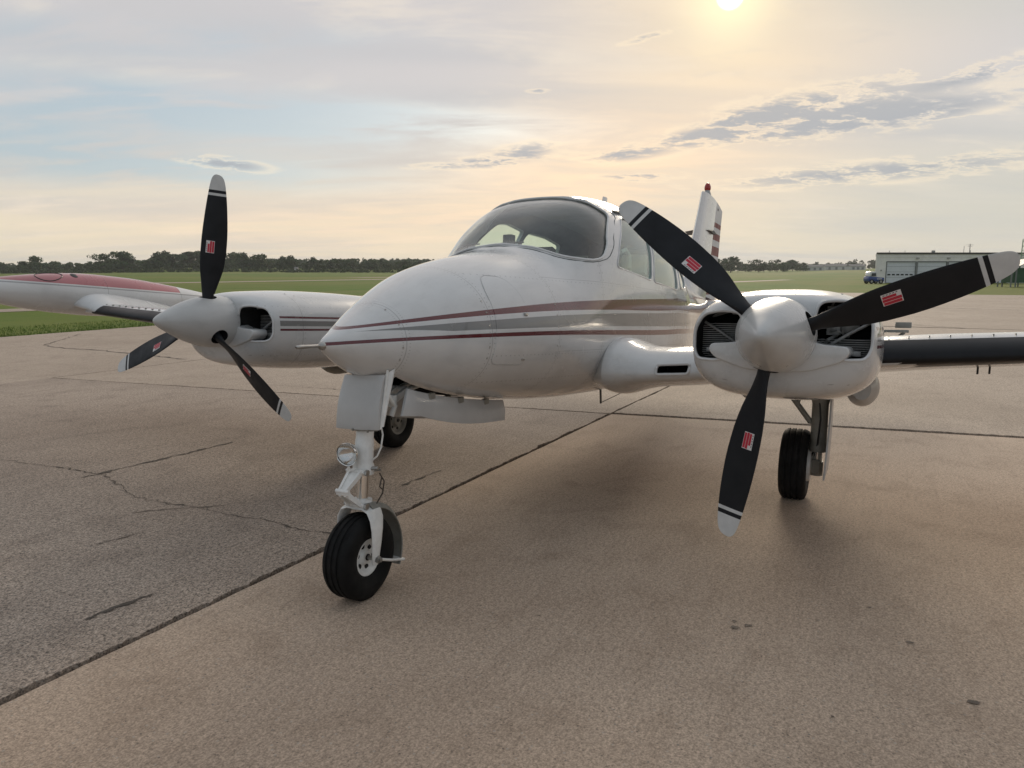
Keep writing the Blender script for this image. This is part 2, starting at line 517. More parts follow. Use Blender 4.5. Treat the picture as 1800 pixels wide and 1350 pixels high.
M_HEAD = mat('cabin_headliner', (0.12, 0.135, 0.13), 0.85, var=0.15)
M_SEAT = mat('seat_leather', (0.05, 0.045, 0.04), 0.55, var=0.25, vscale=12)
M_SEATL = mat('seat_pale', (0.45, 0.43, 0.39), 0.6, var=0.15, vscale=12)
M_REDS = mat('sticker_red', (0.52, 0.025, 0.05), 0.4)
M_WHITES = mat('sticker_white', (0.72, 0.70, 0.69), 0.4)
M_BEACON = mat('beacon_red', (0.35, 0.02, 0.012), 0.2, coat=0.5)
M_FIN = mat('cylinder_fins', (0.45, 0.45, 0.44), 0.45, metal=0.2, var=0.3, vscale=20)
M_GLASS = mat_glass('windscreen_glass', (0.945, 0.975, 0.965), 1.3)
M_GLASSG = mat_glass('side_window_glass', (0.87, 0.96, 0.92), 1.2)
M_LENS = mat_glass('lamp_lens', (0.95, 0.95, 0.95), 1.0)
M_CONC = mat_pavement('smooth_concrete', (0.42, 0.315, 0.234), (0.49, 0.38, 0.29), (0.30, 0.218, 0.156), 0.52, 0.10, 0.6)
M_AGGR = mat_pavement('exposed_aggregate', (0.268, 0.212, 0.170), (0.335, 0.27, 0.218), (0.165, 0.128, 0.102), 1.0, 0.28, 0.5)
M_AGGRF = mat_pavement('weathered_pavement', (0.345, 0.275, 0.216), (0.405, 0.328, 0.262), (0.25, 0.197, 0.155), 0.70, 0.15, 0.5)
M_JOINT = mat('joint_dirt', (0.028, 0.024, 0.020), 0.95, var=0.4, vscale=20)
M_CRACK = mat('crack_dirt', (0.095, 0.077, 0.062), 0.95, var=0.4, vscale=30)
M_OIL = mat('oil_spot', (0.10, 0.075, 0.058), 0.6, var=0.3, vscale=60)
M_GRASS = mat_grass()
M_LEAF = [mat_leaf('tree_leaf_dark', (0.030, 0.058, 0.022), (0.058, 0.095, 0.034)), mat_leaf('tree_leaf_mid', (0.038, 0.068, 0.024), (0.075, 0.112, 0.038))]
M_BARK = mat('tree_bark', (0.06, 0.048, 0.038), 0.9)

# ------------------------------------------------------------------ helpers


def mk_mesh(name, verts, faces, mats=(), fmat=None, smooth=True, sharp=35):
    me = bpy.data.meshes.new(name)
    me.from_pydata([tuple(v) for v in verts], [], faces)
    for m in mats:
        me.materials.append(m)
    if fmat:
        for p, k in zip(me.polygons, fmat):
            p.material_index = k
    me.update()
    finish(me, smooth, sharp)
    return me


def finish(me, smooth=True, sharp=35):
    if smooth:
        me.polygons.foreach_set('use_smooth', [True] * len(me.polygons))
        me.set_sharp_from_angle(angle=R(sharp))
    me.update()


def fix_normals(me):
    bm = bmesh.new()
    bm.from_mesh(me)
    bmesh.ops.recalc_face_normals(bm, faces=bm.faces)
    bm.to_mesh(me)
    bm.free()


def add(name, me, parent=None, body=False):
    o = bpy.data.objects.new(name, me)
    COL.objects.link(o)
    if parent is not None:
        o.parent = parent
    if body:
        o.matrix_basis = BODY
    return o


def tag(o, label=None, cat=None, group=None, kind=None):
    for k, v in (('label', label), ('category', cat), ('group', group), ('kind', kind)):
        if v:
            o[k] = v
    return o


def empty(name, loc=(0, 0, 0), rz=0.0):
    o = bpy.data.objects.new(name, None)
    COL.objects.link(o)
    o.location = loc
    o.rotation_euler = (0, 0, rz)
    o.empty_display_size = 0.3
    return o


class MB:
    """collects pieces into one mesh"""
    def __init__(self):
        self.v, self.f, self.m = [], [], []

    def put(self, verts, faces, mi=0):
        k = len(self.v)
        self.v += [Vector(p) for p in verts]
        self.f += [tuple(i + k for i in f) for f in faces]
        self.m += [mi] * len(faces)
        return self

    def box(self, lo, hi, mi=0, M=None):
        (x0, y0, z0), (x1, y1, z1) = lo, hi
        vs = [Vector(p) for p in ((x0, y0, z0), (x1, y0, z0), (x1, y1, z0), (x0, y1, z0), (x0, y0, z1), (x1, y0, z1), (x1, y1, z1), (x0, y1, z1))]
        if M:
            vs = [M @ p for p in vs]
        return self.put(vs, [(0, 3, 2, 1), (4, 5, 6, 7), (0, 1, 5, 4), (1, 2, 6, 5), (2, 3, 7, 6), (3, 0, 4, 7)], mi)

    def loft(self, rings, mi=0, cap=True, closed=True):
        n = len(rings[0])
        vs = [p for r in rings for p in r]
        fs = []
        for i in range(len(rings) - 1):
            for j in range(n if closed else n - 1):
                a, b = i * n + j, i * n + (j + 1) % n
                fs.append((a, b, b + n, a + n))
        if cap:
            fs.append(tuple(reversed(range(n))))
            fs.append(tuple((len(rings) - 1) * n + j for j in range(n)))
        return self.put(vs, fs, mi)

    def tube(self, pts, rad, n=12, mi=0, closed=False):
        pts = [Vector(p) for p in pts]
        if not isinstance(rad, (list, tuple)):
            rad = [rad] * len(pts)
        rings = []
        prev = None
        for i, p in enumerate(pts):
            if closed:
                d = pts[(i + 1) % len(pts)] - pts[i - 1]
            else:
                d = pts[min(i + 1, len(pts) - 1)] - pts[max(i - 1, 0)]
            d.normalize()
            if prev is None:
                a = d.orthogonal().normalized()
            else:
                a = (prev - d * prev.dot(d)).normalized()
            prev = a
            b = d.cross(a)
            rings.append([p + (a * math.cos(2 * math.pi * k / n) + b * math.sin(2 * math.pi * k / n)) * rad[i] for k in range(n)])
        if closed:
            rings.append(rings[0])
        return self.loft(rings, mi, cap=not closed)

    def lathe(self, prof, origin, axis, n=40, mi=0, mfun=None):
        """prof: (distance along axis, radius)"""
        axis = Vector(axis).normalized()
        a = axis.orthogonal().normalized()
        b = axis.cross(a)
        o = Vector(origin)
        for i in range(len(prof) - 1):
            r2 = []
            for (s, r) in (prof[i], prof[i + 1]):
                r2.append([o + axis * s + (a * math.cos(2 * math.pi * k / n) + b * math.sin(2 * math.pi * k / n)) * max(r, 1e-4) for k in range(n)])
            self.loft(r2, mfun(i) if mfun else mi, cap=False)
        return self

    def prism(self, poly2, fn0, fn1, mi=0):
        n = len(poly2)
        vs = [fn0(*p) for p in poly2] + [fn1(*p) for p in poly2]
        fs = [tuple(reversed(range(n))), tuple(range(n, 2 * n))] + [(i, (i + 1) % n, n + (i + 1) % n, n + i) for i in range(n)]
        return self.put(vs, fs, mi)

    def mesh(self, name, mats, smooth=True, sharp=35, weld=True, bevel=0.0, segs=2):
        me = bpy.data.meshes.new(name)
        me.from_pydata([tuple(p) for p in self.v], [], self.f)
        for m in (mats if isinstance(mats, (list, tuple)) else [mats]):
            me.materials.append(m)
        me.polygons.foreach_set('material_index', self.m)
        bm = bmesh.new()
        bm.from_mesh(me)
        if weld:
            bmesh.ops.remove_doubles(bm, verts=bm.verts, dist=1e-5)
        bmesh.ops.recalc_face_normals(bm, faces=bm.faces)
        if bevel:
            es = [e for e in bm.edges if len(e.link_faces) == 2 and e.calc_face_angle() > R(40)]
            bmesh.ops.bevel(bm, geom=es, offset=bevel, segments=segs, affect='EDGES', clamp_overlap=True, profile=0.5)
        bm.to_mesh(me)
        bm.free()
        finish(me, smooth, sharp)
        return me


def boolean(me, cutters, op='DIFFERENCE'):
    """exact boolean of a mesh with cutter meshes, result as a new mesh"""
    o = bpy.data.objects.new('work', me)
    COL.objects.link(o)
    tmp = [o]
    for c in cutters:
        co = bpy.data.objects.new('cut', c)
        COL.objects.link(co)
        tmp.append(co)
        md = o.modifiers.new('b', 'BOOLEAN')
        md.operation, md.solver, md.object = op, 'EXACT', co
        md.material_mode = 'TRANSFER'
    dg = bpy.context.evaluated_depsgraph_get()
    dg.update()
    res = bpy.data.meshes.new_from_object(o.evaluated_get(dg))
    for t in tmp:
        bpy.data.objects.remove(t, do_unlink=True)
    finish(res, True, 35)
    return res


def hermite(tab, x):
    """monotone cubic through table rows sorted by falling x"""
    n = len(tab)
    i = 0
    while i < n - 2 and x < tab[i + 1][0]:
        i += 1
    out = []
    h = [tab[k + 1][0] - tab[k][0] for k in range(n - 1)]
    tt = (x - tab[i][0]) / h[i]
    tt = min(max(tt, 0.0), 1.0)
    for c in range(1, len(tab[0])):
        d = [(tab[k + 1][c] - tab[k][c]) / h[k] for k in range(n - 1)]

        def m(k):
            if k == 0: return d[0]
            if k == n - 1: return d[-1]
            if d[k - 1] * d[k] <= 0: return 0.0
            w1, w2 = 2 * h[k] + h[k - 1], h[k] + 2 * h[k - 1]
            return (w1 + w2) / (w1 / d[k - 1] + w2 / d[k])
        y0, y1 = tab[i][c], tab[i + 1][c]
        out.append((2 * tt**3 - 3 * tt**2 + 1) * y0 + (tt**3 - 2 * tt**2 + tt) * h[i] * m(i) + (-2 * tt**3 + 3 * tt**2) * y1 + (tt**3 - tt**2) * h[i] * m(i + 1))
    return out


def super_ring(x, hw, zt, zb, zc, nt, nb, n=96, y0=0.0, off=0.0):
    pts = []
    hw, zt, zb = max(hw - off, 0.002), zt - off, zb + off
    zc = min(max(zc, zb + 0.001), zt - 0.001)
    for k in range(n):
        a = 2 * math.pi * (k + 0.5) / n
        c, s = math.cos(a), math.sin(a)
        e = nt if s >= 0 else nb
        yy = hw * math.copysign(abs(c) ** (2 / e), c)
        zz = zc + ((zt - zc) if s >= 0 else (zc - zb)) * math.copysign(abs(s) ** (2 / e), s)
        pts.append(Vector((x, y0 + yy, zz)))
    return pts


def rounded(poly2, r, seg=5):
    """round the corners of a 2d polygon"""
    out = []
    n = len(poly2)
    for i in range(n):
        p0, p1, p2 = Vector(poly2[i - 1]), Vector(poly2[i]), Vector(poly2[(i + 1) % n])
        a, b = (p0 - p1), (p2 - p1)
        rr = min(r, a.length * 0.48, b.length * 0.48)
        s, e = p1 + a.normalized() * rr, p1 + b.normalized() * rr
        for k in range(seg + 1):
            u = k / seg
            out.append(tuple((1 - u)**2 * s + 2 * u * (1 - u) * p1 + u * u * e))
    return out


def grow(poly2, d):
    n = len(poly2)
    ar = sum(poly2[i][0] * poly2[(i + 1) % n][1] - poly2[(i + 1) % n][0] * poly2[i][1] for i in range(n))
    sg = 1 if ar > 0 else -1
    out = []
    for i in range(n):
        p0, p1, p2 = Vector(poly2[i - 1]), Vector(poly2[i]), Vector(poly2[(i + 1) % n])
        t = (p2 - p0)
        if t.length < 1e-9:
            out.append(tuple(p1))
            continue
        t.normalize()
        out.append((p1.x + t.y * d * sg, p1.y - t.x * d * sg))
    return out


# aircraft attitude on the ground: nose a little high, slightly left wing up
ATT, BANK = 0.0695, 0.0132
_f = Vector((math.cos(ATT), 0, math.sin(ATT)))
_l = Vector((0, math.cos(BANK), math.sin(BANK)))
_u = _f.cross(_l).normalized()
_l = _u.cross(_f).normalized()
BODY = Matrix(((_f.x, _l.x, _u.x, 0), (_f.y, _l.y, _u.y, 0), (_f.z, _l.z, _u.z, 0), (0, 0, 0, 1)))
BODYI = BODY.inverted()


def B(x, y, z):
    return BODY @ Vector((x, y, z))


# ------------------------------------------------------------------ the setting: ground, apron, taxiways


def ragged(a, b, amp, step, seed):
    """points from a to b (without b) with a broken edge"""
    a, b = Vector(a), Vector(b)
    L = (b - a).length
    n = max(1, int(L / step))
    d = (b - a).normalized()
    nn = Vector((-d.y, d.x))
    out = []
    for k in range(n):
        p = a + (b - a) * (k / n)
        if 0 < k:
            q = Vector((p.x * 3.1 + seed, p.y * 3.1, 0))
            o = noise.noise(q) * 0.6 + noise.noise(q * 5.0) * 0.6 + noise.noise(q * 14.0) * 0.35
            p = p + nn * amp * o
        out.append((p.x, p.y))
    return out


def slab(name, corners, z, material, parent, ragg, seed, th=0.03):
    """corners counter-clockwise; ragg: per side (amplitude, step)"""
    pts = []
    for i, c in enumerate(corners):
        am, stp = ragg[i]
        pts += ragged(c, corners[(i + 1) % len(corners)], am, stp, seed + i * 9.7)
    mb = MB()
    mb.prism(pts, lambda a, b: (a, b, z - th), lambda a, b: (a, b, z))
    o = add(name, mb.mesh(name, material, smooth=False, weld=False), parent)
    return o


def build_ground():
    # grass: one sheet with gentle rises far out
    vs, fs = [], []
    def hgt(x, y):
        v = Vector((x, y, 0)) - Vector((CAM_POS.x, CAM_POS.y, 0))
        dist = v.length
        if dist < 300: return 0.0
        a = math.degrees(math.atan2(v.dot(RT), v.dot(FW)))
        k = min((dist - 300) / 900, 1.0)
        ridge = 10.0 * math.exp(-((a + 9) / 9) ** 2) + 9.0 * math.exp(-((a + 22) / 7) ** 2) + 6.0 * math.exp(-((a - 28) / 12) ** 2)
        return k * k * (3 - 2 * k) * (ridge + 3.0 * noise.noise(Vector((x * 0.002, y * 0.002, 0))))
    rad = [0, 30, 60, 100, 160, 240, 340, 460, 600, 760, 950, 1200, 1600, 2200, 3000]
    na = 120
    for r in rad:
        for k in range(na):
            a = 2 * math.pi * k / na
            x, y = CAM_POS.x + r * math.cos(a), CAM_POS.y + r * math.sin(a)
            vs.append((x, y, -0.06 + hgt(x, y)))
    for i in range(len(rad) - 1):
        for k in range(na):
            a, b = i * na + k, i * na + (k + 1) % na
            fs.append((a, b, b + na, a + na) if i else (a, b + na, a + na))
    me = mk_mesh('grass_field', vs, fs, [M_GRASS])
    fix_normals(me)
    tag(add('grass_field', me), kind='structure')
    # apron: a dirty sub-base with slabs on it
    ap = tag(add('apron', mk_mesh('apron', [(40, -17.25, -.035), (40, 60, -.035), (-59, 60, -.035), (-59, -17.25, -.035)], [(0, 1, 2, 3)], [M_JOINT], smooth=False)), kind='structure')
    g = 0.020
    Y0 = -0.575                                 # the long joint left of the nose wheel
    ey = lambda x: Y0 - 0.0245 * (x + 1.0)      # it runs a little askew
    T = lambda y: -5.17 - 0.155 * (y + 0.46)    # cross joint behind the main wheels
    R0, RA = (0, 99), (0.034, 0.018)
    # near right: smooth concrete
    slab('pavement_slab', [(14, ey(14) + g), (14, 9.5), (T(9.5) + g, 9.5), (T(-.46) + g, ey(-5.1) + g)], 0, M_CONC, ap, [R0, R0, (0.008, .05), (0.006, .04)], 1)
    # left: coarse aggregate
    slab('pavement_slab', [(14, -9.1), (14, ey(14) - g), (T(-.46) + g + .012, ey(-5.1) - g), (-4.05, -9.1)], 0.002, M_AGGR, ap, [R0, RA, (.012, .04), (.014, .06)], 2)
    # behind the cross joint
    slab('pavement_slab', [(T(-.46) - g - .05, ey(-5.1) + g), (T(9.5) - g - .05, 9.5), (-22.0, 9.5), (-21.6, 0.05)], 0.003, M_AGGRF, ap, [(.035, .03), R0, (.02, .1), (.02, .08)], 3)
    slab('pavement_slab', [(-4.1, -9.1), (T(-.46) - g - .012, ey(-5.1) - g), (-21.6, 0.0), (-21.6, -8.4)], -0.002, M_AGGRF, ap, [(.024, .05), (.02, .06), (.02, .1), (.02, .1)], 4)
    slab('pavement_slab', [(14, -17.25), (14, -9.14), (-4.05, -9.14), (-21.6, -8.44), (-21.6, -17.4)], -0.003, M_AGGRF, ap, [R0, (.015, .06), (.02, .08), (.02, .1), (.10, .25)], 5)
    slab('pavement_slab', [(14, 9.53), (14, 60), (-22, 60), (-22, 9.53)], -0.003, M_AGGRF, ap, [R0, R0, (.02, .2), (.02, .1)], 6)
    slab('pavement_slab', [(-21.66, -17.4), (-21.66, 0.03), (-59, 1.5), (-59, -17.4)], -0.003, M_AGGRF, ap, [(.02, .1), (.02, .15), (.15, .5), (.12, .3)], 7)
    slab('pavement_slab', [(-22.05, 0.08), (-22.05, 60), (-61, 60), (-57.5, 1.55)], -0.004, M_AGGRF, ap, [(.02, .1), R0, (.3, .7), (.02, .15)], 8)
    # cracks and tar seams: thin jagged ribbons of dirt in the surface
    def crack(pts, w0, amp, z, m=M_CRACK, step=0.018, seed=0.0):
        line = []
        for i in range(len(pts) - 1):
            line += ragged(pts[i], pts[i + 1], amp, step, seed + i)
        line.append(pts[-1])
        vs, fs = [], []
        for i, p in enumerate(line):
            a, b = Vector(line[max(i - 1, 0)]), Vector(line[min(i + 1, len(line) - 1)])
            d = (b - a).normalized()
            w = w0 * (0.2 + 1.3 * abs(noise.noise(Vector((p[0] * 9 + seed, p[1] * 9, 3))) * 1.6))
            if i in (0, len(line) - 1): w = w0 * 0.1
            vs += [(p[0] - d.y * w, p[1] + d.x * w, z), (p[0] + d.y * w, p[1] - d.x * w, z)]
        fs = [(2 * i, 2 * i + 1, 2 * i + 3, 2 * i + 2) for i in range(len(line) - 1)]
        add('crack', mk_mesh('crack', vs, fs, [m], smooth=False), ap)
    crack([(-0.55, -6.2), (-0.8, -4.31), (-0.88, -3.25), (-0.60, -2.53), (-0.62, -0.72)], .0065, .05, .006, seed=1.3)
    crack([(-0.72, -3.33), (-1.02, -3.31), (-2.17, -3.22)], .016, .04, .006, seed=2.9)
    crack([(-1.70, -0.95), (-2.2, -0.90)], .011, .03, .006, seed=4.1)
    crack([(0.80, -0.99), (0.46, -0.948)], .017, .03, .006, seed=5.5)
    crack([(0.15, -1.85), (-0.1, -1.80)], .010, .03, .006, seed=6.5)
    crack([(-0.35, -2.2), (-0.75, -1.75)], .009, .03, .006, seed=8.5)
    crack([(-7.1, -14.3), (-6.9, -13.2), (-7.0, -12.2), (-6.7, -9.3)], .035, .10, .001, seed=7.7, step=.15)
    crack([(-9.4, -16.5), (-7.1, -14.3)], .025, .10, .001, seed=9.7, step=.15)
    crack([(-7.0, -.66), (-5.3, -2.9), (-5.0, -6.0)], .006, .05, .002, seed=3.7)
    crack([(-23, 3.0), (-21, 5.6), (-19.5, 9.4)], .05, .15, .001, seed=11, step=.2)
    crack([(-36, 2.0), (-34, 9), (-33, 20)], .07, .2, .001, seed=12, step=.3)
    crack([(-46, 11), (-40.5, 11.2), (-40, 13), (-41, 17)], .12, .2, .001, seed=13, step=.3)
    # oil drips under the left engine
    for (x, y, r) in ((-.545, 1.804, .020), (-.50, 1.755, .024), (-.56, 1.74, .014), (-.70, 2.47, .020), (-.29, 2.671, .026), (.62, 1.9, .009), (.05, 2.2, .008), (-1.0, 2.3, .012), (.9, 1.35, .008), (-.2, .9, .008), (.2, 2.75, .008)):
        n = 14
        vs = []
        for k in range(n):
            a = 2 * math.pi * k / n
            rr = r * (0.75 + 0.5 * noise.noise(Vector((math.cos(a) * 1.3 + x * 7, math.sin(a) * 1.3 + y * 7, 0))))
            vs.append((x + rr * math.cos(a) * 0.75, y + rr * math.sin(a) * 1.25, .004))
        add('oil_spot', mk_mesh('oil_spot', vs, [tuple(range(n))], [M_OIL], smooth=False), ap)
    # taxiway and runways: pale strips through the grass
    def strip(name, a, b, w, z=-0.045):
        a, b = Vector(a), Vector(b)
        d = (b - a).normalized()
        nn = Vector((-d.y, d.x)) * w / 2
        tag(add(name, mk_mesh(name, [(*(a - nn), z), (*(b - nn), z), (*(b + nn), z), (*(a + nn), z)], [(0, 1, 2, 3)], [M_AGGRF], smooth=False)), kind='structure')
    strip('taxiway', (90, -44.5), (-150, -14.8), 2.6)
    strip('runway', (200, -92.0), (-480, -86.0), 7)
    strip('runway', (-150, -120), (-520, -20), 10)


build_ground()


def build_grass_fringe():
    """uncut blades along the apron's left edge"""
    vs, fs = [], []
    rnd = random.Random(3)
    for k in range(42000):
        x = rnd.uniform(-40, 3)
        t = rnd.random() ** 2
        y = -17.32 - t * 4.0 + 0.1 * noise.noise(Vector((x * .8, 0, 5)))
        h = rnd.uniform(.025, .075) * (1.25 - 0.4 * t)
        a = rnd.uniform(0, 6.28)
        w = rnd.uniform(.004, .010)
        dx, dy = math.cos(a) * w, math.sin(a) * w
        lx, ly = rnd.uniform(-.05, .05), rnd.uniform(-.05, .05)
        i = len(vs)
        vs += [(x - dx, y - dy, -.07), (x + dx, y + dy, -.07), (x + lx, y + ly, -.06 + h)]
        fs.append((i, i + 1, i + 2))
    m = mat('grass_blade', (0.085, 0.16, 0.018), 0.7, var=0.5, vscale=1.5, spec=0.2)
    tag(add('edge_grass', mk_mesh('edge_grass', vs, fs, [m], smooth=False)), 'uncut grass blades along the left edge of the apron', 'grass', kind='stuff')


build_grass_fringe()
# ------------------------------------------------------------------ the airplane
PLANE = tag(empty('airplane'), 'white twin-engine propeller airplane with maroon and grey stripes parked on the apron', 'airplane')

FUS = [  # x, half width, top, bottom, widest height, exponent above, below
    (0.298, .006, 1.276, 1.264, 1.270, 2, 2), (0.27, .032, 1.300, 1.240, 1.270, 2, 2), (0.20, .078, 1.335, 1.200, 1.272, 2, 2),
    (0.10, .140, 1.385, 1.150, 1.275, 2, 2), (-0.05, .222, 1.468, 1.096, 1.28, 2.0, 2.05), (-0.25, .322, 1.568, 1.040, 1.29, 2.0, 2.1),
    (-0.50, .425, 1.672, .990, 1.30, 2.05, 2.15), (-0.80, .510, 1.752, .945, 1.32, 2.1, 2.2), (-1.10, .568, 1.812, .912, 1.33, 2.15, 2.3),
    (-1.35, .602, 1.865, .890, 1.34, 2.2, 2.4), (-1.48, .617, 1.920, .880, 1.345, 2.4, 2.5), (-1.62, .630, 2.040, .872, 1.35, 2.7, 2.5),
    (-1.78, .642, 2.160, .864, 1.355, 3.0, 2.6), (-1.98, .652, 2.265, .857, 1.36, 3.1, 2.6), (-2.25, .660, 2.335, .850, 1.36, 3.1, 2.6),
    (-2.65, .665, 2.365, .845, 1.36, 3.1, 2.6), (-3.2, .665, 2.355, .845, 1.36, 3.0, 2.6), (-3.7, .650, 2.300, .850, 1.36, 2.8, 2.6),
    (-4.2, .610, 2.200, .865, 1.365, 2.5, 2.5), (-4.8, .520, 2.060, .910, 1.38, 2.3, 2.4), (-5.6, .390, 1.940, 1.000, 1.42, 2.2, 2.2),
    (-6.5, .270, 1.850, 1.130, 1.48, 2.1, 2.1), (-7.5, .160, 1.790, 1.290, 1.54, 2, 2), (-8.3, .06, 1.74, 1.46, 1.60, 2, 2)]


def fus_rings(off, xs, n=112):
    return [super_ring(x, *hermite(FUS, x), n=n, off=off) for x in xs]


def frange(a, b, n):
    return [a + (b - a) * k / n for k in range(n)]


XS_OUT = [0.298, 0.292, 0.283] + frange(0.27, -0.05, 12) + frange(-0.05, -1.3, 26) + frange(-1.3, -2.4, 36) + frange(-2.4, -8.3, 40) + [-8.3]


def fus_shell(o1, o2, xs1, xs2, mats):
    mb = MB()
    mb.loft(fus_rings(o1, xs1), 0)
    inner = MB()
    inner.loft(fus_rings(o2, xs2), 0)
    me = bpy.data.meshes.new('shell')
    k = len(mb.v)
    n1 = len(mb.f)
    me.from_pydata([tuple(p) for p in mb.v] + [tuple(p) for p in inner.v], [], mb.f + [tuple(reversed([i + k for i in f])) for f in inner.f])
    for m in mats:
        me.materials.append(m)
    me.polygons.foreach_set('material_index', [0] * n1 + [min(1, len(mats) - 1)] * len(inner.f))
    return me


def orient_out(me):
    """flip the whole mesh if its first ring winding points inwards"""
    bm = bmesh.new()
    bm.from_mesh(me)
    if bm.calc_volume(signed=True) < 0:
        bmesh.ops.reverse_faces(bm, faces=bm.faces)
    bm.to_mesh(me)
    bm.free()


def fus_on(y, z, lo=-2.6, hi=0.0):
    """x of the fuselage skin seen from the front at (y, z)"""
    for _ in range(40):
        x = (lo + hi) / 2
        hw, zt, zb, zc, nt, nb = hermite(FUS, x)
        e = nt if z > zc else nb
        dz = (z - zc) / ((zt - zc) if z > zc else (zc - zb))
        if (abs(y) / hw) ** e + abs(dz) ** e < 1:
            lo = x
        else:
            hi = x
    return (lo + hi) / 2


def fus_side(x, z):
    """y of the fuselage skin at (x, z)"""
    hw, zt, zb, zc, nt, nb = hermite(FUS, x)
    e = nt if z > zc else nb
    dz = (z - zc) / ((zt - zc) if z > zc else (zc - zb))
    return hw * max(1 - abs(dz) ** e, 0.0) ** (1 / e)


WS = rounded([(-.60, 1.80), (-.44, 1.815), (-.25, 1.875), (0, 1.903), (.25, 1.875), (.44, 1.815), (.60, 1.80), (.588, 1.93), (.50, 2.17), (.36, 2.255), (.15, 2.295), (0, 2.302), (-.15, 2.295), (-.36, 2.255), (-.50, 2.17), (-.588, 1.93)], 0.055, 4)
WIN1 = rounded([(-1.975, 1.785), (-2.745, 1.735), (-2.83, 1.96), (-2.86, 2.165), (-2.52, 2.19), (-2.345, 2.165), (-2.13, 1.98)], 0.05, 4)
WIN2 = rounded([(-2.81, 1.730), (-3.62, 1.70), (-3.68, 1.95), (-3.60, 2.12), (-3.30, 2.16), (-2.93, 2.165), (-2.895, 1.96)], 0.06, 4)
WIN3 = rounded([(-3.76, 1.72), (-4.10, 1.74), (-4.22, 1.83), (-4.12, 1.98), (-3.86, 2.06), (-3.80, 1.94)], 0.06, 4)


def cut_x(poly2, x0, x1, m):
    mb = MB()
    mb.prism(poly2, lambda a, b: (x0, a, b), lambda a, b: (x1, a, b))
    return mb.mesh('cutter', m, smooth=False)


def cut_y(poly2, y0, y1, m):
    mb = MB()
    mb.prism(poly2, lambda a, b: (a, y0, b), lambda a, b: (a, y1, b))
    return mb.mesh('cutter', m, smooth=False)


